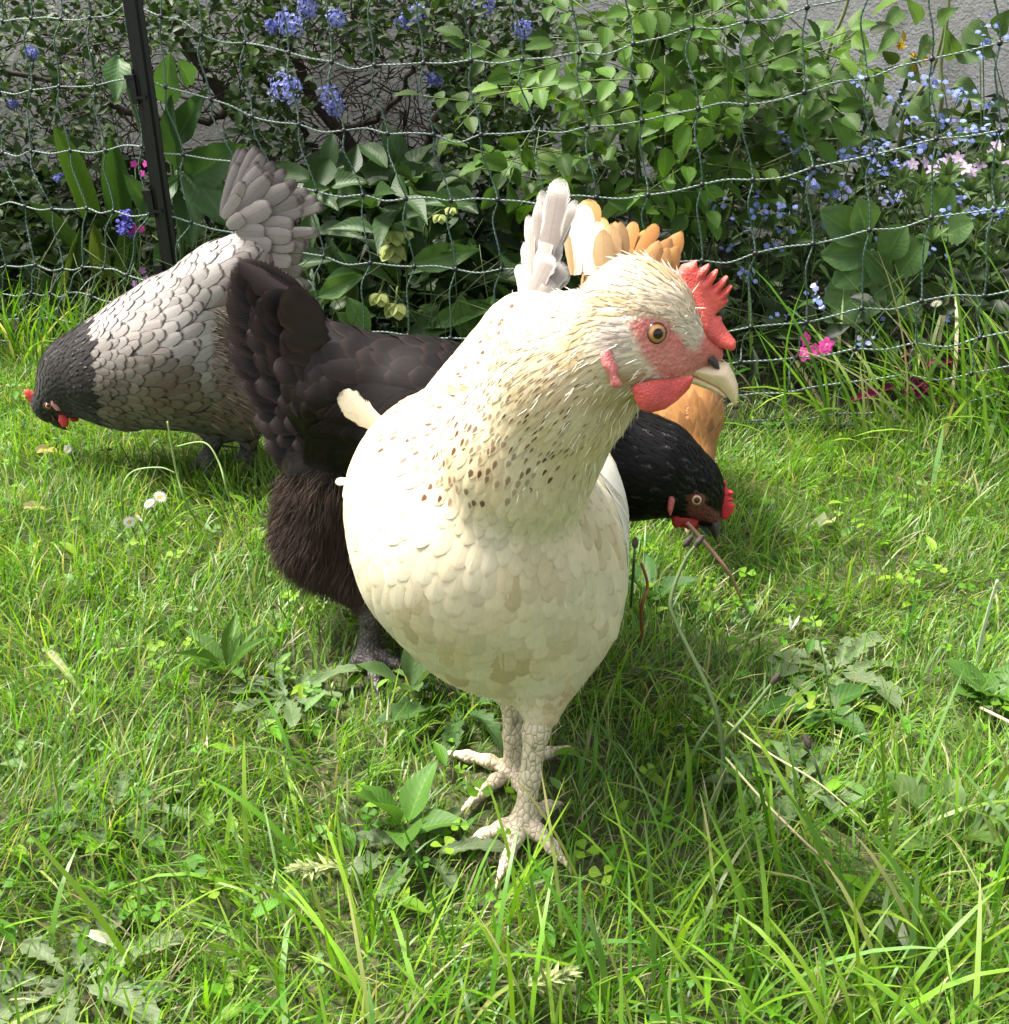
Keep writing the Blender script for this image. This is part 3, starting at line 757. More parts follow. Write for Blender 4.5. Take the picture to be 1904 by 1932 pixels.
# ------------------------------------------------------------------ hen 2: brown-black hen behind
def black_hen():
    foot = G(697, 1262); off = foot
    root = thing('hen', foot, 'brownish black hen with fluffy rear, behind the white hen, head lowered over the grass', 'hen', 'hens on the lawn')
    Y0 = float(foot[1])+.03
    C = lambda a, b: ('c', W(a[0], a[1], a[2]), W(b[0], b[1], b[2]), a[3]*MPP(*a[:3]), b[3]*MPP(*b[:3]))
    HC = W(1308, 922, .885); to = unit(CAMP-HC)
    L = unit(np.array([to[0]*math.cos(.1)-to[1]*math.sin(.1), to[0]*math.sin(.1)+to[1]*math.cos(.1), to[2]*.8])); HP = Plane(HC, L)
    z7 = lambda x, y: (1111+x*.213, 741+y*.213)
    fw = unit(HP.P(1352, 1018)-HP.P(1270, 900)); upv = np.cross(L, fw); upv = upv if upv[2] > 0 else -upv
    px = MPP(1308, 922, .885)
    prims = [C((575, 655, .93, 62), (645, 730, .92, 104)), C((645, 730, .92, 104), (800, 790, .92, 140)), C((800, 790, .92, 142), (985, 830, .92, 128)),
             C((985, 830, .92, 128), (1180, 876, .90, 96)), C((1180, 876, .90, 96), (1245, 888, .89, 78)), C((1245, 888, .89, 76), (1300, 914, .885, 46)),
             ('e', HP.P(1312, 922), (54*px, 44*px, 34*px), np.array([fw, upv, L])), ('c', HP.P(1318, 945), HP.P(1340, 975), 34*px, 20*px, .01),
             C((650, 880, .93, 112), (640, 1000, .94, 104)), C((640, 1000, .94, 104), (690, 1090, .92, 52)), C((690, 1080, .90, 52), (698, 1170, .885, 17)),
             C((830, 1000, .94, 90), (870, 1150, .95, 40))]
    V, Q = blob(prims, .022, .004)
    P2 = lambda X: proj(X-((X-HC)@L)[:, None]*L)
    face = np.array(zl(z7, [(850, 870), (920, 860), (1010, 900), (1060, 1000), (1150, 1060), (1180, 1150), (1080, 1150), (960, 1120), (880, 1070), (850, 980)]))
    near = np.linalg.norm(V-HC, axis=1) < .05
    w = (np.clip(.5-poly_sd(P2(V), face)/8, 0, 1)*near)[:, None]
    c = np.array([.012, .010, .010])*(1-w)+np.array([.13, .030, .028])*w
    body = mesh('body', V, Q, None, M['skin'], root, off, {'col': c})
    segs = [(HP.P(1350, 1010), HP.P(1308, 920), None, .7), (HP.P(1308, 920), W(1180, 876, .9), None, .9), (W(1180, 876, .9), W(985, 830, .92), None, 1.1),
            (W(985, 830, .92), W(800, 780, .92), (-1, 0, -.12), 1.2), (W(800, 780, .92), W(600, 680, .93), (-1, 0, .1), 1.2), (W(600, 680, .93), W(470, 560, .93), None, 1), (W(640, 900, .93), W(640, 1040, .93), (-.45, 0, -1), .9), (W(690, 1080, .9), W(698, 1170, .885), (0, 0, -1), .5)]
    def style(P, Nn, S):
        n = len(P); hd = np.linalg.norm(P-HC, axis=1); q = proj(P)
        keep = ~((poly_sd(P2(P), face) < 1) & (hd < .05))
        fl = (q[:, 1] > 925) & (q[:, 0] < 720)
        keep &= ~fl
        Lf = np.interp(hd, [.02, .06, .12, .2, .3], [.008, .014, .024, .036, .046]); Wf = np.interp(hd, [.02, .06, .12, .2, .3], [.004, .005, .009, .022, .030]); sp = np.interp(hd, [.02, .06, .12, .2, .3], [.0032, .0042, .0065, .012, .0150])
        blk = np.array([.0035, .0030, .0030]); brn = np.array([.0070, .0042, .0038])
        f = np.clip((hd-.10)/.12, 0, 1)*np.clip(.55+.5*vnoise(P, 110, 21), 0, 1)
        colr = blk*(1-f[:, None])+brn*f[:, None]
        return dict(keep=keep, hack=hd < .15, L=Lf, W=Wf, sp=sp, col=colr, lace=np.where(hd > .15, .35+.6*rng.random(n), 0), spot=np.zeros(n), lift=np.interp(hd, [.03, .15, .3], [.001, .0015, .0022]), cj=.25, mess=.12)
    pl, bvh, na = grow(V, Q, segs, style, 26000)
    M['black_feather'] = feather_material('black_feather', (.024, .0145, .012), (.02, .02, .02), .5, .0, .16, 0, (.62, .97), .14, fray=.14)
    pl.build('plumage', M['black_feather'], body, off)
    # wing laid along the flank
    wg = Plum()
    for r_, (n_, Lr, wd) in enumerate(((9, .075, .030), (11, .065, .030), (11, .055, .028))):
        for k in range(n_):
            f = k/(n_-1)
            a = W(690-r_*18+f*150+r_*35, 800-r_*62+f*40, .90); q, nn, _, _ = bvh.find_nearest(a+np.array([0, -.06, 0]))
            wg.one(np.array(q)+np.array(nn)*.002, np.array([-1, .05, -.30+.25*f-.05*r_]), np.array(nn), Lr, wd, PB, np.array([.0048, .0032, .0030])*(1+rng.normal(0, .2)), (.35*rng.random(), 0, rng.random()), bvh=bvh, lift=(.003, .008), camber=.25, cols=3)
    wg.build('wing', M['black_feather'], root, off)
    tl = Plum()
    ring = [(434, 498, 62), (430, 520, 66), (424, 560, 74), (424, 600, 76), (430, 640, 72), (440, 680, 70), (452, 720, 66), (462, 755, 60), (478, 795, 54), (494, 835, 48), (512, 868, 42)]
    for lay, (sc, dY, n_) in enumerate(((1.0, .02, 11), (.97, -.012, 13), (.80, -.028, 13), (.66, -.040, 12), (.50, -.050, 11))):
        for k in range(n_):
            x = np.interp(k/(n_-1)*10, np.arange(11), [p[0] for p in ring]); y = np.interp(k/(n_-1)*10, np.arange(11), [p[1] for p in ring]); wd = np.interp(k/(n_-1)*10, np.arange(11), [p[2] for p in ring])
            bx, by = (625, 645) if k < n_*.5 else (640, 745)
            by = np.interp(k/(n_-1), [0, .5, 1], [612, 690, 815]); bx = np.interp(k/(n_-1), [0, .5, 1], [600, 640, 650])
            tx, ty = bx+(x-bx)*sc+rng.normal(0, 3+3*lay), by+(y-by)*sc+rng.normal(0, 3+3*lay)
            a = W(bx, by, .925+dY*.6); b = W(tx, ty, .93+dY)
            g = np.array([.0034, .0025, .0024])*(1+.5*lay*.3)*(1+rng.normal(0, .2))
            tl.one(a, b-a, unit(CAMP-a)+np.array([0, 0, .25])+rng.normal(0, .05, 3), np.linalg.norm(b-a), wd*(1.5 if lay < 2 else 1.05)*MPP(520, 650, .92), RT(12, .60, .5, .4), g, (.5+.4*rng.random(), 0, rng.random()), camber=.07, curve=-.03, cols=3, rag=.03)
    # the lifted, frayed top feather
    a = W(600, 600, .90); b = W(446, 497, .905); tl.one(a, b-a, unit(CAMP-a)+np.array([.2, 0, .6]), np.linalg.norm(b-a), 50*MPP(520, 560, .9), [.5, .75, .9, 1, 1, .95, 1, .8, .7, .2], (.022, .016, .015), (.2, 0, .3), camber=.2, curve=.03, cols=4, rag=.2)
    tl.build('tail', M['black_feather'], root, off)
    # fluffy rear
    fs = Strands(); P, Nn = sample_mesh(V, Q, 170000); q = proj(P)
    wgt = np.clip((q[:, 1]-885)/40, 0, 1)*(q[:, 0] < 760)*(q[:, 1] < 1165)
    k = rng.random(len(P)) < wgt
    P, Nn = P[k], Nn[k]; n = len(P); dn = np.array([-.25, .0, -1.0])
    d = unit(dn-Nn*(Nn@dn)[:, None]+Nn*.75+.30*np.stack([vnoise(P, 260, 31), vnoise(P, 260, 32), vnoise(P, 260, 33)], 1)+rng.normal(0, .32, P.shape))
    low = np.clip((1160-proj(P)[:, 1])/70, .25, 1)
    fs.add(P, d, .015*low*(.5+1.0*rng.random(n)), .00038, np.array([.050, .031, .023])*(1+rng.normal(0, .18, (n, 1))).clip(.4, 1.7), .10)
    fs.build('fluff', M['strand'], body, off)
    # head details
    comb = HP.poly(zl(z7, [(1092, 815), (1125, 780), (1150, 758), (1185, 770), (1218, 788), (1225, 855), (1260, 862), (1295, 892), (1240, 918), (1300, 942), (1250, 962), (1297, 990), (1275, 1060), (1240, 1110), (1195, 1130), (1150, 1090), (1120, 1000), (1110, 900)]))
    Vc, Qc = HP.slab(comb, 0, .0035, .006, .001, .0006, lambda u, v: .002*np.sin(u*200), True)
    mesh('comb', Vc, Qc, None, M['comb'], root, off, {'col': redvar(Vc, (.55, .03, .035), 41)})
    for side, sh in ((.010, 0), (-.008, 14)):
        wt = HP.poly([(p[0]+sh, p[1]+sh*.3) for p in zl(z7, [(722, 1075), (760, 1052), (850, 1070), (900, 1092), (965, 1120), (945, 1175), (885, 1205), (815, 1172), (755, 1190), (728, 1145)])])
        Vw, Qw = HP.slab(wt, side, .0035, .007, .001, .0006, None, True)
        mesh('wattle', Vw, Qw, None, M['comb'], root, off, {'col': redvar(Vw, (.42, .028, .03), 42)})
    def onf(x, y):
        hit = bvh.ray_cast(Vector(CAMP), Vector(unit(ray(x, y)))); return np.array(hit[0])
    pe = onf(*z7(702, 950)); s0 = (pe-HC)@L
    pl_ = zl(z7, [(682, 885), (720, 872), (738, 925), (722, 1000), (698, 1062), (672, 1000)])
    e = onf(*z7(952, 945))
    for sgn in (1, -1):
        Ve, Qe = HP.slab(pl_, sgn*s0, .003, .004, .0009)
        mesh('ear_lobe', Ve, Qe, None, M['comb'], root, off, {'col': redvar(Ve, (.40, .10, .09), 43)})
        ec = e-L*.0030; ec = ec if sgn > 0 else ec-2*((ec-HC)@L)*L
        eye_builder(root, off, ec, unit(L*sgn+fw*.1), .0062, (.55, .30, .16), (M['eye'], M['lid_dark']), None)
    ub = HP.poly(zl(z7, [(950, 1105), (1050, 1090), (1110, 1050), (1155, 1085), (1168, 1170), (1160, 1250), (1130, 1312), (1108, 1290), (1075, 1230), (1010, 1165)]))
    Vb, Qb = HP.slab(ub, 0, .0085, .014, .001, .0006, None, True); bk = mesh('beak', Vb, Qb, None, M['dark_horn'], root, off)
    lb = HP.poly(zl(z7, [(960, 1125), (1010, 1170), (1075, 1240), (1100, 1290), (1060, 1265), (985, 1195), (955, 1160)]))
    Vb, Qb = HP.slab(lb, 0, .006, .008, .001, .0006, None, True); mesh('lower_beak', Vb, Qb, None, M['dark_horn'], bk, off)
    g0 = lambda x, y: G(x, y, .006)
    leg_builder(root, off, M['leg_dark'], M['dark_horn'], W(700, 1165, .885), W(695, 1232, .878), [g0(665, 1262), g0(712, 1300), g0(770, 1268), g0(720, 1228)], .0085, .0014, up=W(697, 1140, .888))
    leg_builder(root, off, M['leg_dark'], M['dark_horn'], W(860, 1150, .95), W(850, 1195, .945), [g0(800, 1215), g0(850, 1240), g0(905, 1218), g0(870, 1185)], .0085, .002, up=W(865, 1110, .95))
    return root
M['lid_dark'] = plain('dark_eyelid_skin', (.10, .035, .03), .5, 500, .3, .3, .0004)

# ------------------------------------------------------------------ hen 3: silver-grey hen pecking at the left
def grey_hen():
    foot = G(395, 885); off = foot
    root = thing('hen', foot, 'silver grey laced hen with dark neck, pecking at left with its fanned tail raised', 'hen', 'hens on the lawn')
    Y = 1.33
    C = lambda a, b: ('c', W(a[0], a[1], Y), W(b[0], b[1], Y), a[2]*MPP(a[0], a[1], Y), b[2]*MPP(b[0], b[1], Y))
    HC = W(100, 762, Y); to = unit(CAMP-HC); L = to; HP = Plane(HC, L)
    z4 = lambda x, y: ((30+x/2.539)*.8232, (300+y/2.539)*.8232)
    prims = [C((100, 760, 38), (150, 708, 66)), C((150, 708, 66), (228, 700, 106)), C((228, 700, 106), (335, 664, 134)), C((335, 664, 134), (432, 545, 86)), C((432, 545, 86), (470, 490, 50)), C((345, 680, 122), (470, 720, 98)), C((395, 770, 40), (402, 838, 12)), C((455, 780, 40), (470, 838, 12))]
    V, Q = blob(prims, .022, .0045)
    c = np.tile([.05, .04, .038], (len(V), 1)).astype(float)
    body = mesh('body', V, Q, None, M['skin'], root, off, {'col': c})
    segs = [(W(80, 790, Y), W(110, 745, Y), None, .7), (W(110, 745, Y), W(150, 708, Y), None, .8), (W(150, 708, Y), W(228, 700, Y), None, 1), (W(228, 700, Y), W(335, 664, Y), (1, 0, .22), 1.2), (W(335, 664, Y), W(460, 500, Y), (1, 0, .9), 1.2), (W(345, 740, Y), W(470, 740, Y), (1, 0, -.15), 1.1), (W(395, 790, Y), W(402, 838, Y), (0, 0, -1), .5)]
    def style(P, Nn, S):
        n = len(P); q = proj(P)
        nb = (q[:, 0]-172)+(q[:, 1]-700)*-.12+7*vnoise(P, 200, 51)       # collar line between dark neck and body
        dark = nb < 0
        Lf = np.interp(nb, [-90, -20, 20, 90, 250], [.010, .018, .022, .032, .040]); Wf = np.interp(nb, [-90, -20, 20, 90, 250], [.005, .007, .012, .0165, .0185]); sp = np.interp(nb, [-90, -20, 20, 90, 250], [.0038, .0058, .0082, .0108, .0118])
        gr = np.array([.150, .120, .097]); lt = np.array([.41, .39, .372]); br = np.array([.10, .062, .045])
        up = np.clip(.12+Nn[:, 2]*.75+.35*vnoise(P, 70, 52), 0, 1)[:, None]  # upward-facing feathers made paler, painting the light on the back
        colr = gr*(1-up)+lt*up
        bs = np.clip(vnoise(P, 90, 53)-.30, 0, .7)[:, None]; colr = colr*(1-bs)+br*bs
        colr = np.where(dark[:, None], np.array([.008, .0055, .005]), colr)
        keep = np.ones(n, bool)
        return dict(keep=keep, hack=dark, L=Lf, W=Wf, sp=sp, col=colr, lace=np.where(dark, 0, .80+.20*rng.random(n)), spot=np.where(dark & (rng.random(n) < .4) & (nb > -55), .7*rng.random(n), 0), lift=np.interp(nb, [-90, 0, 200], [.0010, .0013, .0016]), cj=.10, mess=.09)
    pl, bvh, na = grow(V, Q, segs, style, 26000)
    # pale shaft flecks on the dark neck
    M['grey_feather'] = feather_material('grey_laced_feather', (.035, .020, .016), (.26, .21, .17), .6, .1, .25, 0, (.76, .92), .10, fray=.12)
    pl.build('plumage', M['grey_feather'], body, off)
    tl = Plum()
    ztl = lambda x, y: (x/2.38*.8232, y/2.38*.8232)
    spec = [  # tip in the photograph's left-top view, base, width, shade, depth shift
        ((1345, 800), (1215, 1180), 80, .72, .03), ((1400, 790), (1235, 1180), 82, .60, .025), ((1300, 880), (1210, 1180), 78, .95, .02), ((1440, 830), (1250, 1180), 84, .70, .015),
        ((1500, 880), (1265, 1190), 95, .62, .02), ((1560, 925), (1275, 1190), 95, .66, .02), ((1625, 985), (1290, 1200), 100, .66, .02), ((1690, 1035), (1300, 1200), 95, 1.05, .025), ((1740, 1075), (1300, 1210), 90, 1.15, .03), ((1770, 1115), (1310, 1230), 85, 1.35, .03),
        ((1735, 1255), (1330, 1290), 70, 1.35, .03), ((1680, 1330), (1330, 1320), 100, .95, .03), ((1660, 1420), (1330, 1340), 110, .95, .03), ((1660, 1500), (1330, 1370), 110, .98, .03), ((1670, 1580), (1340, 1420), 110, 1.0, .03), ((1650, 1660), (1340, 1470), 100, .95, .035),
        ((1420, 900), (1240, 1190), 95, .95, .0), ((1470, 960), (1260, 1190), 110, .80, -.004), ((1590, 1010), (1280, 1190), 115, .80, .0), ((1330, 985), (1225, 1190), 80, 1.0, -.008), ((1640, 1090), (1300, 1200), 115, .82, .0), ((1660, 1140), (1300, 1225), 110, .88, .0),
        ((1480, 1115), (1270, 1230), 130, .88, -.012), ((1610, 1220), (1310, 1240), 115, .92, -.006), ((1305, 1060), (1215, 1190), 75, 1.25, -.014), ((1605, 1290), (1320, 1280), 115, 1.0, -.010), ((1450, 1265), (1290, 1260), 105, .95, -.016), ((1620, 1350), (1330, 1300), 110, 1.02, -.010),
        ((1490, 1345), (1310, 1310), 110, .95, -.018), ((1600, 1440), (1340, 1350), 115, 1.05, -.010), ((1330, 1180), (1240, 1240), 95, .9, -.02), ((1590, 1540), (1340, 1400), 110, 1.0, -.010), ((1480, 1440), (1310, 1370), 110, .95, -.016)]
    for (tp, bs, wd, g, dY) in [s_ for s_ in spec]+[((s_[0][0]+rng.normal(0, 22), s_[0][1]+rng.normal(0, 22)), s_[1], s_[2]*.9, s_[3]*.85, s_[4]+.012) for s_ in spec]:
        a = W(*ztl(*bs), Y-.01+dY*.5); b = W(*ztl(*tp), Y+dY)
        cc = np.array([.310, .278, .260])*g*(1+rng.normal(0, .05))
        tl.one(a, b-a, unit(CAMP-a)+rng.normal(0, .08, 3), np.linalg.norm(b-a), wd/2.38*.8232*.92*MPP(520, 420, Y), RT(13, .66, .35), cc, (.75+.25*rng.random(), 0, rng.random()), camber=.06, curve=-.03, cols=4, rag=.025)
    M['grey_tail'] = feather_material('grey_tail_feather', (.045, .028, .022), (.1, .1, .1), .6, .1, .25, .0, (.84, .97), .14, fray=.10)
    tl.build('tail', M['grey_tail'], root, off)
    st = Strands(); P, Nn = sample_mesh(V, Q, 26000); q = proj(P)
    k = (q[:, 0] > 395) & (q[:, 1] > 580) & (q[:, 1] < 800) & (rng.random(len(P)) < .8); P, Nn = P[k], Nn[k]
    dn = np.array([.8, 0, -.35]); d = unit(dn-Nn*(Nn@dn)[:, None]+Nn*.55+.5*np.stack([vnoise(P, 200, 61), vnoise(P, 200, 62), vnoise(P, 200, 63)], 1))
    st.add(P, d, .016*(.6+.8*rng.random(len(P))), .0008, np.array([.20, .135, .10])*(1+rng.normal(0, .2, (len(P), 1))).clip(.4, 1.6))
    st.build('fluff', M['strand'], body, off)
    comb = zl(z4, [(62, 1512), (85, 1500), (110, 1515), (150, 1530), (165, 1570), (140, 1600), (100, 1585), (70, 1550)])
    Vc, Qc = HP.slab(comb, 0, .004, .006, .0012); mesh('comb', Vc, Qc, None, M['comb'], root, off, {'col': redvar(Vc, (.58, .06, .05), 55)})
    for sgn, sh in ((1, 0), (-1, 62)):
        wt = zl(z4, [(265+sh, 1650-sh*.1), (300+sh, 1640), (325+sh, 1680), (318+sh, 1720-sh*.4), (285+sh, 1722-sh*.4), (262+sh, 1690-sh*.2)])
        Vw, Qw = HP.slab(wt, sgn*.029, .0035, .006, .0012); mesh('wattle', Vw, Qw, None, M['comb'], root, off, {'col': redvar(Vw, (.62, .05, .045), 56)})
        s = .041
        el = zl(z4, [(215, 1555), (240, 1550), (275, 1600), (278, 1630), (250, 1628), (220, 1595)])
        Ve, Qe = HP.slab(el, sgn*s, .004, .005, .0012); mesh('ear_lobe', Ve, Qe, None, M['comb'], root, off, {'col': redvar(Ve, (.62, .26, .26), 57)})
        eye_builder(root, off, HP.P(*z4(205, 1600))+L*sgn*.0325, L*sgn, .005, (.5, .25, .08), (M['eye'], M['lid_dark']), None)
    fc = zl(z4, [(170, 1560), (215, 1590), (250, 1640), (265, 1700), (225, 1690), (190, 1640)])
    Vf, Qf = HP.slab(fc, 0, .033, .016, .0014); mesh('face', Vf, Qf, None, M['skin'], root, off, {'col': redvar(Vf, (.14, .05, .045), 58)})
    bkp = zl(z4, [(205, 1650), (260, 1680), (300, 1715), (322, 1745), (285, 1738), (235, 1715), (205, 1690)])
    Vb, Qb = HP.slab(bkp, 0, .009, .012, .0012); mesh('beak', Vb, Qb, None, M['dark_horn'], root, off)
    leg_builder(root, off, M['leg_dark'], M['dark_horn'], W(402, 835, 1.325), W(392, 868, 1.325), [G(365, 885, .006), G(390, 905, .006), G(415, 890, .006), G(405, 872, .006)], .009, .002, up=W(400, 815, 1.33))
    leg_builder(root, off, M['leg_dark'], M['dark_horn'], W(470, 835, 1.35), W(468, 862, 1.35), [G(440, 878, .006), G(465, 895, .006), G(490, 882, .006), G(480, 862, .006)], .009, .002, up=W(468, 815, 1.35))
    return root

# ------------------------------------------------------------------ hen 4: buff hen bowing behind
def buff_hen():
    foot = G(1255, 885); off = foot
    root = thing('hen', foot, 'golden buff hen bowing behind the white hen, pale orange tail above the white head', 'hen', 'hens on the lawn')
    C = lambda a, b: ('c', W(*a[:3]), W(*b[:3]), a[3]*MPP(*a[:3]), b[3]*MPP(*b[:3]))
    prims = [C((1160, 545, 1.30, 62), (1190, 620, 1.24, 110)), C((1190, 620, 1.24, 110), (1262, 720, 1.14, 92)), C((1262, 720, 1.14, 90), (1288, 790, 1.10, 66)), C((1288, 790, 1.10, 66), (1302, 880, 1.06, 34)), C((1302, 880, 1.06, 34), (1302, 915, 1.045, 30)),
             C((1200, 720, 1.24, 80), (1215, 800, 1.22, 26)), C((1150, 700, 1.25, 80), (1150, 800, 1.24, 26))]
    V, Q = blob(prims, .022, .004)
    body = mesh('body', V, Q, None, M['skin'], root, off, {'col': np.tile([.45, .2, .07], (len(V), 1))})
    segs = [(W(1304, 930, 1.04), W(1302, 880, 1.06), None, .8), (W(1302, 880, 1.06), W(1262, 720, 1.14), None, 1), (W(1262, 720, 1.14), W(1190, 620, 1.24), None, 1.1), (W(1190, 620, 1.24), W(1150, 470, 1.32), None, 1)]
    def style(P, Nn, S):
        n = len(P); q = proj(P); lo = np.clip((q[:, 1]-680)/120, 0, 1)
        Lf = .036-.014*lo; Wf = .022-.013*lo; sp = .012-.0065*lo
        b1 = np.array([.36, .135, .032]); b2 = np.array([.47, .23, .075]); w_ = np.array([.66, .45, .23]); dk = np.array([.36, .15, .05])
        v = np.clip(.5+.5*vnoise(P, 150, 71), 0, 1)[:, None]; colr = b1*v+b2*(1-v)
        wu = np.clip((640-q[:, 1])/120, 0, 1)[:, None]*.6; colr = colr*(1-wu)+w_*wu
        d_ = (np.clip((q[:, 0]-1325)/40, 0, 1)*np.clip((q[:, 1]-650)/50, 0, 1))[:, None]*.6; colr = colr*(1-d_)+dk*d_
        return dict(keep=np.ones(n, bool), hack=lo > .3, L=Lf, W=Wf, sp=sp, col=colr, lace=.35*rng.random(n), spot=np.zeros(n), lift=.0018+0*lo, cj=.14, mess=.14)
    pl, bvh, na = grow(V, Q, segs, style, 16000)
    M['buff_feather'] = feather_material('buff_feather', (.40, .18, .06), (.1, .05, .02), .6, .1, .3, .0, (.72, .95), .12, fray=.12)
    pl.build('plumage', M['buff_feather'], body, off)
    z6 = lambda x, y: ((1150+x/3.462)*.8232, (370+y/3.462)*.8232)
    tl = Plum()
    for (b0, t0, wd, cc, dY) in (((640, 880), (700, 285), 230, (.60, .32, .11), .02), ((620, 880), (640, 330), 200, (.88, .80, .66), .0), ((700, 880), (800, 430), 160, (.66, .38, .14), .01), ((600, 900), (560, 520), 130, (.88, .82, .70), -.01), ((560, 900), (520, 560), 70, (.80, .58, .30), -.02),
                                 ((850, 850), (900, 455), 75, (.42, .17, .04), .05), ((950, 850), (1060, 455), 125, (.40, .16, .036), .05), ((1020, 850), (1250, 480), 130, (.40, .16, .036), .05), ((980, 850), (1160, 520), 95, (.50, .21, .05), .06),
                                 ((690, 900), (760, 470), 170, (.88, .76, .56), -.01), ((760, 900), (880, 560), 130, (.70, .42, .16), -.01)):
        a = W(*z6(*b0), 1.28+dY*.3); b = W(*z6(*t0), 1.31+dY)
        tl.one(a, b-a, unit(CAMP-a)+rng.normal(0, .12, 3), np.linalg.norm(b-a), wd/3.462*.8232*MPP(1150, 450, 1.3), RT(13, .75, .45), cc, (.3*rng.random(), 0, rng.random()), camber=.08, curve=-.05, cols=4, rag=.03)
    tl.build('tail', M['buff_feather'], root, off)
    wg = Plum()
    for k in range(9):                                  # loose saddle and wing feathers below the tail
        f = .25+.75*rng.random(); g = rng.random()
        x = 560+f*720; y = 640+240*g+150*(f-.3)
        a = W(*z6(x, y+120), 1.235-.03*g); dx = (f-.42)*1.1
        b = a+np.array([dx*.05, .012, .045])
        cc = np.array([.70, .50, .27])*(1-f)+np.array([.46, .20, .05])*f
        wg.one(a, b-a, unit(CAMP-a)+rng.normal(0, .15, 3), .052, .024, PB, np.clip(cc*(1+rng.normal(0, .08)), 0, .9), (.4*rng.random(), 0, rng.random()), camber=.09, curve=-.06, cols=3, rag=.03)
    wg.build('wing', M['buff_feather'], root, off)
    HC = W(1303, 925, 1.045); L = unit(CAMP-HC); HP = Plane(HC, L); pxm = MPP(1303, 925, 1.045)
    q = HP.uv(HC)
    bk = np.array([(-.012, -.015), (.012, -.015), (.006, -.034), (0, -.046), (-.006, -.034)])
    Vb, Qb = HP.slab(bk, 0, .008, .012, .0012, raw=True); mesh('beak', Vb, Qb, None, M['beak'], root, off)
    cmb = np.array([(-.004, .018), (.004, .018), (.006, .036), (0, .042), (-.006, .034)])
    Vb, Qb = HP.slab(cmb, .022, .012, .01, .0012, raw=True); mesh('comb', Vb, Qb, None, M['comb'], root, off, {'col': redvar(Vb, (.6, .06, .05), 72)})
    for sgn in (1, -1):
        eye_builder(root, off, HC+HP.e1*sgn*.0165+HP.L*.006, HP.e1*sgn, .006, (.6, .3, .08), (M['eye'], M['skin_pink']), None)
        wt = np.array([(sgn*.010-.007, -.012), (sgn*.010+.007, -.012), (sgn*.010+.006, -.03), (sgn*.010, -.035), (sgn*.010-.006, -.03)])
        Vb, Qb = HP.slab(wt, .004, .003, .006, .0012, raw=True); mesh('wattle', Vb, Qb, None, M['comb'], root, off, {'col': redvar(Vb, (.6, .06, .05), 73)})
    for x, Yl in ((1215, 1.25), (1150, 1.26)):
        top = W(x, 800, Yl); an = np.array([top[0], Yl-.01, .02])
        leg_builder(root, off, M['leg_yellow'], M['beak'], top, an, [an+np.array([-.03, -.035, -.014]), an+np.array([0, -.05, -.014]), an+np.array([.03, -.035, -.014]), an+np.array([0, .03, -.014])], .008, .002)
    return root
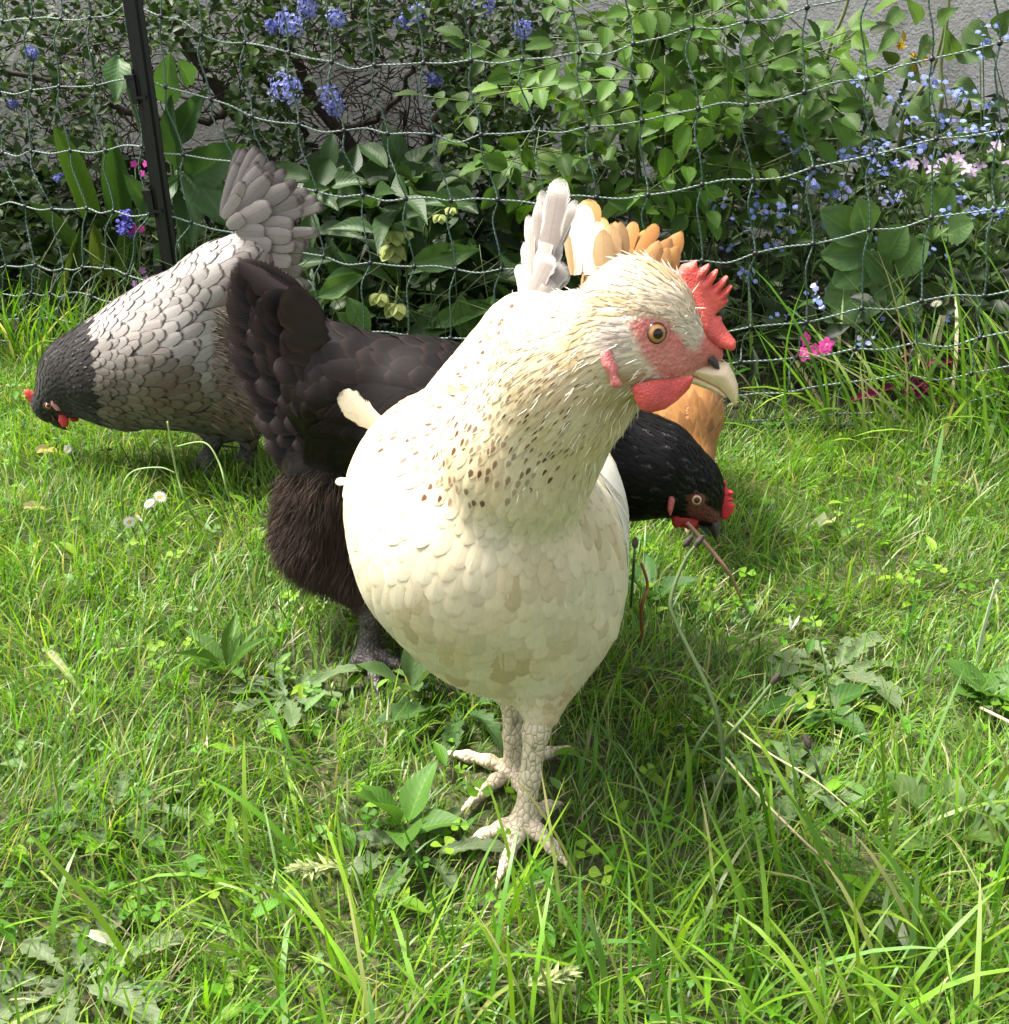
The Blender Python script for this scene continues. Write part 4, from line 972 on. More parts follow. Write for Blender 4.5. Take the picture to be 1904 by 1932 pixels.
# ------------------------------------------------------------------ the setting: ground, soil bed, garden wall
def fence_y(px):
    return np.interp(px, [-900, -500, 0, 270, 600, 1000, 1400, 1900, 2500, 3000], [2.28, 2.12, 1.86, 1.72, 1.62, 1.54, 1.48, 1.45, 1.41, 1.38])
_fx = np.array([W(p, 700, float(fence_y(p)))[0] for p in np.linspace(-900, 3000, 60)]); _fy = np.array([float(fence_y(p)) for p in np.linspace(-900, 3000, 60)])
def fence_Y_at_x(x): return np.interp(x, _fx, _fy)
def setting():
    m, t, b = newmat('lawn_soil')
    v = noise(t, 14, 6); v2 = noise(t, 130, 5)
    c = mix(t, v, (.032, .042, .012), (.066, .080, .024)); c = mix(t, ramp(t, v2, .45, .7), c, (.13, .12, .06))
    far = noise(t, 1.2, 4); t.links.new(c, b.inputs['Base Color']); b.inputs['Roughness'].default_value = .95
    bump(t, b, v2, .8, .01)
    g = MB(); g.add([(-40, -40, 0), (40, -40, 0), (40, 40, 0), (-40, 40, 0)], [[0, 1, 2, 3]])
    tag(g.build('ground', m), 'green lawn earth under the grass', 'ground', kind='structure')
    # soil of the flower bed between net and wall: lumpy sheet
    m, t, b = newmat('bed_soil')
    v = noise(t, 60, 6); v2 = noise(t, 300, 4)
    c = mix(t, v, (.018, .013, .009), (.055, .042, .032)); c = mix(t, ramp(t, v2, .62, .75), c, (.13, .11, .09))
    t.links.new(c, b.inputs['Base Color']); b.inputs['Roughness'].default_value = .9; bump(t, b, v2, .7, .006)
    nx, ny = 220, 50
    xs = np.linspace(-2.6, 2.6, nx); V = []
    for j in range(ny):
        y0 = fence_Y_at_x(xs)-.02; y = y0+(2.62-y0)*j/(ny-1)
        P = np.stack([xs, y, np.zeros(nx)], 1)
        P[:, 2] = .004+min(j/6, 1)*(.018+.014*vnoise(P, 60, 81)+.010*vnoise(P, 170, 82)); V.append(P)
    i, j = np.meshgrid(np.arange(ny-1), np.arange(nx-1), indexing='ij')
    q = np.stack([i*nx+j, i*nx+j+1, (i+1)*nx+j+1, (i+1)*nx+j], -1).reshape(-1, 4)
    o = mesh('flower_bed_soil', np.concatenate(V), q, None, m); tag(o, kind='structure', label='dark crumbly soil of the flower bed', cat='soil')
    # roughcast wall
    m, t, b = newmat('roughcast_render')
    v = noise(t, 5, 5); v2 = noise(t, 55, 5); v3 = noise(t, 9, 4, stretch=(1, 1, .25))
    c = mix(t, v, (.80, .76, .70), (.92, .89, .83)); c = mix(t, ramp(t, v3, .5, .75), c, (.62, .58, .51)); c = mix(t, 1.0, c, mix(t, v2, (.8,)*3, (1.1,)*3), 'MULTIPLY')
    t.links.new(c, b.inputs['Base Color']); b.inputs['Roughness'].default_value = .9
    bump(t, b, math_(t, 'ADD', v2, noise(t, 180, 3)), .9, .012)
    nx, nz = 260, 90; xs = np.linspace(-4.2, 4.2, nx); zs = np.linspace(-.15, WALL_H, nz)
    Xg, Zg = np.meshgrid(xs, zs); P = np.stack([Xg.ravel(), np.full(Xg.size, 2.6), Zg.ravel()], 1)
    P[:, 1] += .006*vnoise(P, 9, 83)+.003*vnoise(P, 45, 84)
    i, j = np.meshgrid(np.arange(nz-1), np.arange(nx-1), indexing='ij')
    q = np.stack([i*nx+j, i*nx+j+1, (i+1)*nx+j+1, (i+1)*nx+j], -1).reshape(-1, 4)
    w = MB(); w.add(P, q)
    top = P[-nx:]; bk = top.copy(); bk[:, 1] = 2.82; bt = bk.copy(); bt[:, 2] = -.15
    k = np.arange(nx-1)
    w.add(np.concatenate([top, bk, bt]), np.concatenate([np.stack([k, k+1, nx+k+1, nx+k], 1), np.stack([nx+k, nx+k+1, 2*nx+k+1, 2*nx+k], 1)]))
    for ke in (0, nx-1):
        col_ = P[ke::nx]; cb = col_.copy(); cb[:, 1] = 2.82; kk = np.arange(nz-1)
        w.add(np.concatenate([col_, cb]), np.stack([kk, kk+1, nz+kk+1, nz+kk], 1))
    o = w.build('garden_wall', m); tag(o, 'pale grey roughcast garden wall behind the flower bed', 'wall')
WALL_H = 1.6

# ------------------------------------------------------------------ netting fence
ROWS = [
 [(-1, -8, 170), (0, 30, 166)],
]
def net_points():
    """knot positions of the net read off the photograph, column by column; gaps filled and margins continued"""
    R = {}
    cols1 = [(0, 5, 40), (1, 59, 35), (2, 115, 36), (3, 170, 33), (4, 240, 8), (5, 304, 31), (6, 380, 64), (7, 462, 81), (8, 545, 99), (9, 626, 117), (10, 707, 123), (11, 799, 119), (12, 889, 114), (13, 986, 112), (14, 1093, 99), (15, 1195, 83), (16, 1307, 53), (17, 1409, 40), (18, 1523, 14), (19, 1640, -12), (20, 1758, -45), (21, 1885, -78)]
    cols2 = [(0, 0, 173), (1, 59, 170), (2, 112, 163), (3, 180, 161), (4, 265, 147), (5, 313, 164), (6, 398, 187), (7, 476, 220), (8, 564, 235), (9, 649, 246), (10, 732, 252), (11, 818, 254), (12, 908, 254), (13, 1010, 247), (14, 1109, 239), (15, 1212, 228), (16, 1318, 205), (17, 1409, 197), (18, 1518, 174), (19, 1636, 148), (20, 1759, 111), (21, 1887, 81)]
    cols3 = [(0, 5, 288), (1, 59, 285), (2, 133, 284), (3, 200, 284), (4, 268, 277), (5, 346, 292), (6, 443, 306), (7, 520, 340), (8, 597, 361), (9, 685, 368), (10, 766, 375), (11, 851, 379), (12, 939, 377), (13, 1030, 385), (14, 1126, 372), (15, 1223, 368), (16, 1325, 348), (17, 1421, 339), (18, 1534, 316), (19, 1647, 292), (20, 1767, 262), (21, 1887, 246)]
    cols4 = [(0, 47, 389), (1, 99, 394), (2, 164, 393), (3, 214, 398), (4, 282, 405), (5, 361, 420), (6, 445, 440), (7, 527, 462), (8, 611, 484), (9, 699, 496), (10, 782, 503), (11, 860, 508), (12, 946, 508), (13, 1040, 508), (14, 1132, 505), (15, 1228, 500), (16, 1325, 492), (17, 1425, 478), (18, 1534, 460), (19, 1641, 434), (20, 1757, 411), (21, 1876, 395)]
    cols5 = [(0, 67, 500), (1, 119, 507), (2, 156, 504), (3, 195, 507), (4, 240, 519), (5, 330, 545), (6, 420, 570), (7, 512, 595), (8, 600, 615), (9, 686, 626), (10, 770, 633), (11, 850, 638), (12, 940, 640), (13, 1035, 640), (14, 1125, 637), (15, 1218, 633), (16, 1313, 627), (17, 1417, 617), (18, 1522, 608), (19, 1626, 582), (20, 1739, 568), (21, 1857, 558)]
    cols6 = [(0, 59, 553), (1, 95, 553), (2, 128, 553), (3, 171, 558), (4, 215, 572), (5, 305, 598), (6, 398, 628), (7, 492, 655), (8, 585, 680), (9, 675, 697), (10, 760, 703), (11, 845, 706), (12, 935, 707), (13, 1025, 706), (14, 1112, 702), (15, 1203, 697), (16, 1297, 691), (17, 1397, 683), (18, 1504, 675), (19, 1613, 659), (20, 1727, 648), (21, 1849, 637)]
    cols7 = [(0, 40, 602), (1, 71, 600), (2, 107, 602), (3, 156, 614), (4, 200, 628), (5, 290, 652), (6, 385, 684), (7, 478, 714), (8, 572, 742), (9, 662, 760), (10, 748, 766), (11, 835, 768), (12, 922, 769), (13, 1012, 768), (14, 1098, 764), (15, 1186, 760), (16, 1278, 756), (17, 1376, 749), (18, 1483, 741), (19, 1596, 722), (20, 1712, 708), (21, 1833, 705)]
    cols8 = [(0, 30, 650), (1, 62, 650), (2, 97, 654), (3, 148, 664), (4, 192, 676), (5, 280, 700), (6, 375, 732), (7, 466, 764), (8, 560, 794), (9, 650, 814), (10, 738, 820), (11, 824, 822), (12, 910, 822), (13, 998, 821), (14, 1082, 817), (15, 1168, 812), (16, 1258, 807), (17, 1352, 800), (18, 1459, 793), (19, 1577, 781), (20, 1696, 773), (21, 1823, 759)]
    allr = [cols1, cols2, cols3, cols4, cols5, cols6, cols7, cols8]
    G_ = np.array([[(x, y) for _, x, y in r] for r in allr], float)            # rows x 22 x 2
    l1 = G_[:, :1]-np.array([56, -2]); l2 = l1-np.array([54, -3]); l3 = l2-np.array([52, -3]); l4 = l3-np.array([50, -3]); l5 = l4-np.array([50, -3])
    r1 = G_[:, -1:]+np.array([124, -26]); r2 = r1+np.array([126, -26]); r3 = r2+np.array([128, -24]); r4 = r3+np.array([128, -24])
    G_ = np.concatenate([l5, l4, l3, l2, l1, G_, r1, r2, r3, r4], 1)
    up1 = G_[:1]-np.array([4, 143]); up2 = up1-np.array([4, 146]); up3 = up2-np.array([4, 150])
    G_ = np.concatenate([up3, up2, up1, G_], 0)
    return G_
def netting():
    Gk = net_points(); nr, nc = Gk.shape[:2]
    Wd = np.zeros((nr, nc, 3))
    for r in range(nr):
        for c in range(nc):
            Wd[r, c] = W(Gk[r, c, 0], Gk[r, c, 1], float(fence_y(Gk[r, c, 0])))
            Wd[r, c, 2] = max(Wd[r, c, 2], .010)
    base = np.array([0.0, float(fence_y(960)), 0.0])
    root = thing('netting_fence', base, 'sagging electric poultry net of twisted white and green twine with black knots', 'fence')
    m, t, b = newmat('twisted_twine')
    uvn = t.nodes.new('ShaderNodeUVMap'); sx = t.nodes.new('ShaderNodeSeparateXYZ'); t.links.new(uvn.outputs[0], sx.inputs[0])
    w = math_(t, 'SINE', math_(t, 'ADD', math_(t, 'MULTIPLY', sx.outputs[1], 900.0), math_(t, 'MULTIPLY', sx.outputs[0], 6.28)))
    cc = mix(t, ramp(t, w, -.3, .5), attr(t, 'col'), (.04, .085, .065)); t.links.new(cc, b.inputs['Base Color']); b.inputs['Roughness'].default_value = .6
    bump(t, b, w, .5, .0006)
    def strand(name, ctrl, colr, r, par):
        n = len(ctrl)*7; P = smooth_path(ctrl, n)
        V, q, tt = tube_np(P, r, 6, True)
        ln = np.concatenate([[0], np.cumsum(np.linalg.norm(np.diff(P, axis=0), axis=1))])
        uv = np.stack([np.tile(np.arange(6)/6, n), np.repeat(ln, 6)], 1); uv = np.concatenate([uv, [[0, 0], [0, 0]]])
        return mesh(name, V, q, tt, m, par, base, {'col': np.tile(colr, (len(V), 1))}, uv)
    for r in range(nr):
        P = []
        for c in range(nc):
            P.append(Wd[r, c])
            if c < nc-1:
                mid_ = (Wd[r, c]+Wd[r, c+1])/2+np.array([0, rng.normal(0, .003), rng.normal(-.001, .0035)]); P.append(mid_)
        strand('horizontal_twine', P, np.array([.30, .35, .33])*(1+rng.normal(0, .04)), .00128, root)
    # bottom earth line, black, lying on the grass
    P = [np.array([Wd[-1, c, 0]+.004, Wd[-1, c, 1]-.012, .014+.004*rng.random()]) for c in range(nc)]
    strand('bottom_twine', P, np.array([.012, .012, .014]), .0016, root)
    for c in range(nc):
        P = []
        for r in range(nr):
            P.append(Wd[r, c])
            if r < nr-1:
                a, b_ = Wd[r, c], Wd[r+1, c]; Ls = np.linalg.norm(b_-a); s = rng.choice([-1, 1]) if r else 1
                am = .085*Ls*(.6+.8*rng.random())
                P.append(a+(b_-a)*.30+np.array([-am*.9, 0, 0])+np.array([0, rng.normal(0, .004), 0])); P.append(a+(b_-a)*.68+np.array([-am*.2, rng.normal(0, .004), 0]))
        P.append(np.array([Wd[-1, c, 0]+.003, Wd[-1, c, 1]-.01, .014]))
        strand('vertical_twine', P, np.array([.10, .165, .13])*(1+rng.normal(0, .06)),  .00120, root)
    km = plain('black_knot_plastic', (.012, .012, .016), .45, 200, .2, .2, .0004)
    bm = MB(); u = np.linspace(0, math.pi, 7); v = np.linspace(0, 2*math.pi, 9)[:-1]
    Vk = np.array([(math.sin(a)*math.cos(b_)*.0038, math.sin(a)*math.sin(b_)*.0034, math.cos(a)*.0036*(1+.12*math.sin(3*b_))) for a in u for b_ in v])
    i, j = np.meshgrid(np.arange(6), np.arange(8), indexing='ij'); qk = np.stack([i*8+j, (i+1)*8+j, (i+1)*8+(j+1) % 8, i*8+(j+1) % 8], -1).reshape(-1, 4)
    ks = sorted([(0 if (0 < Gk[r, c, 0] < 1904 and 0 < Gk[r, c, 1] < 1000) else 1, -Gk[r, c, 0], r, c) for r in range(nr) for c in range(nc)])
    hens_at = [(430, 1010, 560, 900), (1010, 1380, 380, 900), (300, 590, 480, 860)]
    first = None; rest = MB(); k = 0
    for off_, _, r, c in ks:
        x, y = Gk[r, c]; hid = any(a < x < b_ and d < y < e for a, b_, d, e in hens_at)
        p = Wd[r, c]-base
        if off_ == 0 and not hid and k < 100:
            if first is None:
                first = mesh('knot', Vk, qk, None, km, root); first.location = p
            else:
                o = first.copy(); COL.objects.link(o); o.parent = root; o.location = p
            k += 1
        else: rest.add(Vk+p, qk)
    o = rest.build('knot', km, root); o['kind'] = 'stuff'
    # post with clips
    pY = float(fence_y(262))-.016
    def pw(x, y): return W(x, y, pY)
    bot = G(352, 760); bot = np.array([pw(345, 620)[0], pY, -.05]); top = pw(243, -330)
    mid_ = pw(262, 60); d = unit(pw(318, 470)-pw(250, 0))
    a = pw(250, 0)-d*.40; e = pw(318, 470)+d*((pw(318, 470)[2]+.04)/-d[2])
    post = thing('fence_post', (e[0], e[1], 0), 'black plastic fence post with net clips, leaning beside the grey hen', 'post')
    pm = plain('black_post_plastic', (.0045, .0045, .0055), .42, 120, .25, .15, .0004)
    pb = MB(); sd_ = unit(np.cross(d, [0, 1, 0])); fr = unit(np.cross(sd_, d)); hw = .0132; dp = .007
    prof = [(-hw, -dp*.3), (-hw*.55, -dp*.3), (-hw*.35, -dp), (hw*.35, -dp), (hw*.55, -dp*.3), (hw, -dp*.3), (hw, dp*.3), (hw*.4, dp*.3), (hw*.25, dp*1.4), (-hw*.25, dp*1.4), (-hw*.4, dp*.3), (-hw, dp*.3)]
    npf = len(prof); ys = np.linspace(0, 1, 10); V = []
    for f in ys:
        c0 = a+(e-a)*f; V += [c0+sd_*x+fr*z for x, z in prof]
    i, j = np.meshgrid(np.arange(9), np.arange(npf), indexing='ij'); q = np.stack([i*npf+j, i*npf+(j+1) % npf, (i+1)*npf+(j+1) % npf, (i+1)*npf+j], -1).reshape(-1, 4)
    po = np.array([e[0], e[1], 0])
    mesh('stake', np.array(V), q, None, pm, post, po, smooth=False)
    for y in (-120, 160, 375, 515):
        f = 1.0; c0 = a+d*np.linalg.norm(pw(250+(y)*.1447, y)-a)
        cb = MB()
        def bx(x0, x1, u0, u1, z0, z1):
            P = np.array([c0+sd_*s*x+d*u_+fr*z for x in (x0, x1) for u_ in (u0, u1) for z in (z0, z1)])
            cb.add(P, [[0, 1, 3, 2], [4, 6, 7, 5], [0, 4, 5, 1], [2, 3, 7, 6], [0, 2, 6, 4], [1, 5, 7, 3]])
        s = 1 if (sd_[0] < 0) else -1
        bx(.011, .0245, -.014, -.009, -.011, .006); bx(.011, .019, -.0085, .020, -.009, .004); bx(.0195, .0235, -.0085, .004, -.008, .003)
        bx(.010, .0185, .0205, .025, -.009, .004); bx(-.002, .012, .014, .018, -.0125, -.0075); bx(.0125, .0145, -.021, -.0145, -.006, -.002)
        cb.build('clip', pm, post, po, smooth=False)
# ------------------------------------------------------------------ plants of the flower bed
M['leaf'] = leaf_material('leaf', .5, .35)
M['leaf_shiny'] = leaf_material('leaf_shiny', .5, .28, True, .3)
M['leaf_small'] = leaf_material('leaf_small', .5, .30, False, .35)
M['bark'] = plain('dark_bark', (.045, .032, .025), .85, 90, .45, .6, .004)
M['stem'] = plain('green_stem', (1, 1, 1), .55, 120, .25, .2, .0006, True, .35)
def petal_material():
    m, t, b = newmat('petals')
    c = attr(t, 'col'); t.links.new(c, b.inputs['Base Color']); b.inputs['Roughness'].default_value = .65; b.inputs['Specular IOR Level'].default_value = .25
    tr = t.nodes.new('ShaderNodeBsdfTranslucent'); t.links.new(c, tr.inputs[0])
    mx = t.nodes.new('ShaderNodeMixShader'); mx.inputs[0].default_value = .35
    t.links.new(b.outputs[0], mx.inputs[1]); t.links.new(tr.outputs[0], mx.inputs[2]); t.links.new(mx.outputs[0], t.nodes['Material Output'].inputs[0]); return m
M['petal'] = petal_material()
T_OV = leaf_tpl(OVATE, .25, .18, 1); T_OV2 = leaf_tpl(OVATE, .22, .22, 2, .6); T_LA = leaf_tpl(LANCE, .3, .25, 2); T_LA1 = leaf_tpl(LANCE, .3, .25, 1)
T_SE = leaf_tpl(SERR, .22, .18, 2); T_RO = leaf_tpl(ROUND, .18, .12, 2, .5); T_OB = leaf_tpl(OBOV, .2, .15, 2, .4); T_ST = leaf_tpl(STRAP, .35, .12, 2)
T_PET = leaf_tpl([.15, .6, .9, 1.0, .8, .3], .1, .15, 1)
T_HEART = leaf_tpl([.55, .95, 1.0, .92, .74, .5, .25, .03], .15, .2, 2, .4)
T_SMALL = (np.array([(0, 0, 0), (-.5, .45, .08), (.5, .45, .08), (0, 1, -.08), (0, .5, 0)]), np.array([[0, 2, 4, 1], [1, 4, 2, 3]]), np.array([(.5, 0), (0, .45), (1, .45), (.5, 1), (.5, .5)]))
UPN = np.array([0, -.55, .83])
def rdir(n, up=.2, sp=1.0):
    v = rng.normal(0, sp, (n, 3)); v[:, 2] = v[:, 2]*.6+up; return unit(v)
def inpoly(px, poly):
    return poly_sd(px, np.array(poly, float)) < 0
def spray_px(n, poly, Y0, Y1, holes=None):
    """n random points of a plant's crown: outline in the view, spread through its real depth"""
    poly = np.array(poly, float); lo, hi = poly.min(0), poly.max(0); out = []
    while len(out) < n:
        p = rng.uniform(lo, hi, (n*2, 2)); p = p[inpoly(p, poly)]
        Y = rng.uniform(Y0, Y1, len(p))
        for q, y in zip(p, Y):
            w = W(q[0], q[1], y)
            if w[2] > .03 and w[1] > fence_Y_at_x(w[0])+.03: out.append(w)
            elif w[2] <= .03: n -= 0
        if len(out) == 0: break
        if len(out) < n and rng.random() < .02: break
    P = np.array(out[:n])
    if holes is not None: P = P[holes(P)]
    return P
def flower(mb, c, nrm, r, colr, eye, n=5, w=.95, cup=.15):
    nrm = unit(nrm); a = unit(np.cross(nrm, rng.normal(size=3))); b = np.cross(nrm, a); k = np.arange(n)*2*math.pi/n
    d = np.cos(k)[:, None]*a+np.sin(k)[:, None]*b+nrm*cup
    place(T_PET, np.repeat(c[None], n, 0), d, np.repeat(nrm[None], n, 0), r, r*w, colr, mb, .08)
    if eye is not None: place(T_SMALL, c[None]+nrm*r*.12-b*r*.22, b[None], nrm[None], r*.44, r*.44, eye, mb, .05)
def px_leaf(mb, tpl, b0, t0, Yb, Yt, wpx, colr, nrm=None):
    a = W(b0[0], b0[1], Yb); b = W(t0[0], t0[1], Yt); L = np.linalg.norm(b-a)
    place(tpl, a[None], (b-a)[None], (unit(CAMP-a)+np.array([0, 0, .35])+rng.normal(0, .15, 3))[None] if nrm is None else nrm[None], L, wpx*MPP(b0[0], b0[1], Yb), colr, mb, .06)

def bed_plants():
    gnd = lambda px, Y: np.array([W(px, 700, Y)[0], Y, .01])
    # ---- ceanothus
    base = gnd(620, 2.36)
    root = thing('ceanothus_shrub', base, 'tall dark leaved shrub with blue flower clusters and bare crooked branches against the wall', 'shrub')
    br = [([(620, 640, 2.36), (600, 430, 2.34), (520, 310, 2.33), (440, 205, 2.32), (365, 110, 2.30), (320, 20, 2.28), (290, -120, 2.25)], .017, .008),
          ([(640, 640, 2.38), (720, 400, 2.36), (690, 320, 2.35), (640, 245, 2.34), (585, 180, 2.33), (540, 60, 2.31), (500, -120, 2.28)], .018, .008),
          ([(720, 400, 2.36), (800, 280, 2.34), (860, 160, 2.32), (900, 20, 2.3), (930, -160, 2.26)], .012, .006),
          ([(440, 205, 2.32), (350, 230, 2.30), (230, 210, 2.28), (90, 150, 2.26), (-100, 110, 2.24)], .008, .004),
          ([(640, 245, 2.34), (720, 215, 2.32), (780, 130, 2.3), (800, 20, 2.28)], .007, .003), ([(690, 320, 2.35), (610, 300, 2.36), (560, 230, 2.35), (500, 150, 2.3)], .010, .004)]
    for P, r0, r1 in br:
        pts = smooth_path([W(*p) for p in P], 26)+rng.normal(0, .003, (26, 3)); V, q, t = tube_np(pts, np.linspace(r0, r1, 26)*(1+rng.normal(0, .06, 26)), 8)
        mesh('branch', V, q, t, M['bark'], root, base)
    tw = MB()
    for k in range(760):
        box = [(580, 850, 110, 360), (60, 480, 60, 330), (-250, 250, -20, 380), (400, 900, -60, 140)][k % 4]
        p = W(rng.uniform(box[0], box[1]), rng.uniform(box[2], box[3]), rng.uniform(2.2, 2.5)); d = rdir(1, .1)[0]; d[1] *= .4
        L = rng.uniform(.05, .16); P = [p]; n = 7
        for i in range(n): d = unit(d+rng.normal(0, .28, 3)); P.append(P[-1]+d*L/n)
        tw.tube(P, np.linspace(.0016, .0006, n+1)*rng.uniform(.7, 1.3), 4, np.array([.035, .024, .018])*rng.uniform(.6, 1.6))
    tw.build('twigs', M['stem'], root, base)
    mb = MB()
    def hole(f, th, s): return lambda P: vnoise(P, f, s) > th
    regs = [([(-420, -130), (230, -130), (250, 60), (210, 330), (-420, 420)], 8000, hole(62, .08, 101)), ([(230, -180), (1080, -180), (1080, 60), (980, 130), (640, 105), (420, 130), (250, 80)], 5200, hole(50, -.38, 102)),
            ([(380, 90), (520, 100), (600, 180), (560, 320), (460, 300)], 900, hole(60, -.1, 103)), ([(800, 110), (1020, 90), (1050, 260), (960, 330), (850, 360), (830, 220)], 1700, hole(60, -.4, 104)), ([(-420, 380), (60, 330), (130, 420), (80, 560), (-420, 620)], 1700, hole(50, -.4, 105))]
    for poly, n, hf in regs:
        P = spray_px(n, poly, 1.98, 2.5, hf); n = len(P); s = rng.uniform(.014, .027, n)
        g = np.array([[.030, .062, .014], [.042, .085, .018], [.055, .100, .022], [.024, .048, .013]])[rng.integers(0, 4, n)]
        place(T_OV, P, rdir(n, .15), unit(UPN+rng.normal(0, .55, (n, 3))), s, s*.55, g, mb, .2)
    mb.build('foliage', M['leaf_small'], root, base)
    for (x, y, r, Y) in ((548, 42, 30, 1.97), (512, 50, 14, 1.98), (583, 14, 22, 2.0), (634, 35, 20, 1.97), (537, 166, 34, 1.95), (624, 182, 26, 2.0), (632, 205, 18, 2.02), (820, 145, 17, 2.08), (990, 55, 21, 1.98), (788, 25, 20, 2.08), (762, 40, 18, 2.1), (915, 10, 24, 2.05), (60, 100, 14, 2.1), (822, 150, 14, 2.15), (25, 195, 9, 2.1), (110, 335, 10, 2.05), (570, -40, 26, 2.0), (450, -70, 26, 2.0), (700, -60, 24, 2.0)):
        c = W(x, y, Y); rr = r*MPP(x, y, Y); fb = MB(); n = int(26+r*2.6)
        dv = unit(rng.normal(size=(n, 3)))*np.array([1, .8, .9]); p = c+dv*rr*rng.uniform(.45, 1, (n, 1))
        cc = np.array([.29, .32, .70])*rng.uniform(.6, 1.5, (n, 1))+np.array([.05, .05, .04])*rng.random((n, 1))
        for i in range(n):
            nr = unit(dv[i]+rng.normal(0, .3, 3)); a = unit(np.cross(nr, rng.normal(size=3))); b = np.cross(nr, a); k = np.arange(4)*math.pi/2
            place(T_SMALL, np.repeat(p[i][None], 4, 0), np.cos(k)[:, None]*a+np.sin(k)[:, None]*b+nr*.5, nr[None], .0042, .0036, cc[i], fb, .1)
        fb.tube([c-np.array([0, 0, rr*1.8]), c-np.array([0, 0, rr*.5]), c], .0009, 4, (.06, .09, .03))
        fb.build('flower_cluster', M['petal'], root, base)
    # ---- rose bush
    base = gnd(1240, 1.86)
    root = thing('rose_bush', base, 'leafy rose bush with fresh green toothed leaflets, behind the net right of centre', 'shrub')
    poly = [(850, 190), (930, 140), (1040, 50), (1180, -10), (1350, -30), (1520, 20), (1600, 160), (1500, 300), (1430, 400), (1320, 440), (1200, 400), (1100, 335), (960, 350), (930, 300), (1000, 235)]
    tips = spray_px(250, poly, 1.62, 2.05); mb = MB(); sb = MB()
    for p in tips:
        d = rdir(1, -.05, 1)[0]; d[1] = d[1]*.5-.25; d = unit(d); L = rng.uniform(.065, .10); nr = unit(UPN+rng.normal(0, .35, 3)); sd_ = unit(np.cross(d, nr))
        dep = np.clip((p[1]-1.62)/.4, 0, 1); g = np.array([.076, .165, .022])*(1-dep*.75)*rng.uniform(.75, 1.25)  # shade inside the bush painted in: deeper leaflets get darker greens
        if rng.random() < .25: g = g*np.array([1.35, 1.2, .9])
        sb.tube(smooth_path([p-d*.03, p+d*L*.5, p+d*L], 6), .0009, 4, (.10, .14, .04))
        for f, s in ((1.0, 0), (.62, 1), (.62, -1), (.25, 1), (.25, -1)):
            ln = rng.uniform(.030, .048)*(1 if s == 0 else .88)
            dd = d if s == 0 else unit(d*.45+sd_*s)
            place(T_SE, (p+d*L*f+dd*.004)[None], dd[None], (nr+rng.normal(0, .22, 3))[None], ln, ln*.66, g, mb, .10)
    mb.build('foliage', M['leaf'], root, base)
    for k in range(9):
        q = tips[rng.integers(0, len(tips))]; b0 = base+np.array([rng.normal(0, .07), rng.normal(0, .04), 0])
        sb.tube(smooth_path([b0, b0*.5+q*.5+np.array([rng.normal(0, .04), .04, .06]), q], 14), np.linspace(.0034, .0014, 14), 6, (.07, .09, .035))
    sb.build('stems', M['stem'], root, base)
    # ---- hellebore beside the post
    base = gnd(345, 1.93)
    root = thing('hellebore', base, 'broad leaved hellebore with large ribbed leaflets just right of the black post', 'plant', 'hellebores in the flower bed')
    gL = np.array([.048, .105, .030])
    for (b0, t0, w, f) in (((349, 339), (450, 280), 80, 1), ((356, 322), (428, 415), 84, 1.05), ((349, 349), (362, 462), 56, .95), ((339, 332), (258, 412), 44, 1.1), ((335, 322), (312, 194), 46, 1), ((329, 275), (377, 177), 50, 1.05), ((312, 198), (317, 113), 58, 1.15), ((222, 105), (219, 180), 52, 1.3), ((360, 160), (345, 118), 40, 1.1), ((300, 420), (240, 330), 40, .9), ((330, 440), (295, 520), 44, .9), ((380, 470), (440, 530), 60, .75)):
        mb = MB(); px_leaf(mb, leaf_tpl(SERR if w > 55 else OVATE, .22, .15, 3, .7), b0, t0, 1.86, 1.80, w, gL*f); mb.build('leaf', M['leaf_shiny'], root, base)
    sb = MB()
    for x, y in ((349, 340), (335, 322), (329, 275), (312, 198), (222, 105)): sb.tube(smooth_path([base, W(345, 520, 1.9), W(x, y, 1.86)], 12), .0035, 6, (.07, .12, .04))
    sb.build('stems', M['stem'], root, base)
    # ---- tulip like strap leaves left of the post
    base = gnd(190, 2.02)
    root = thing('tulip_plant', base, 'clump of wide upright strap leaves left of the black post', 'plant')
    for b0, t0, w, cc in (((165, 400), (106, 240), 44, (.075, .15, .026)), ((226, 405), (209, 262), 50, (.040, .095, .022)), ((192, 530), (178, 428), 36, (.12, .18, .035)), ((150, 480), (60, 380), 30, (.05, .10, .025)), ((120, 560), (150, 440), 28, (.07, .12, .03)), ((236, 520), (250, 400), 36, (.06, .12, .03))):
        mb = MB(); px_leaf(mb, leaf_tpl(STRAP, .35, .10, 3), b0, t0, 1.98, 1.93, w, cc); mb.build('leaf', M['leaf'], root, base)
    # ---- hellebore in the middle, pale flowers
    base = gnd(760, 1.82)
    root = thing('hellebore', base, 'hellebore with pale yellow green bell flowers between the grey and white hens', 'plant', 'hellebores in the flower bed')
    mb = MB(); P = spray_px(150, [(570, 360), (700, 330), (960, 380), (1000, 520), (980, 650), (580, 670), (560, 480)], 1.70, 2.02)
    n = len(P); dep = np.clip((P[:, 1]-1.70)/.3, 0, 1)[:, None]; g = (np.array([.042, .092, .024])*(1-.75*dep))*rng.uniform(.7, 1.3, (n, 1))  # leaves farther back darkened, shade within the clump put into their colour
    d = rdir(n, -.15); d[:, 1] -= .2; s = rng.uniform(.06, .115, n); place(T_LA, P, d, unit(UPN+rng.normal(0, .4, (n, 3))), s, s*.40, g, mb, .1)
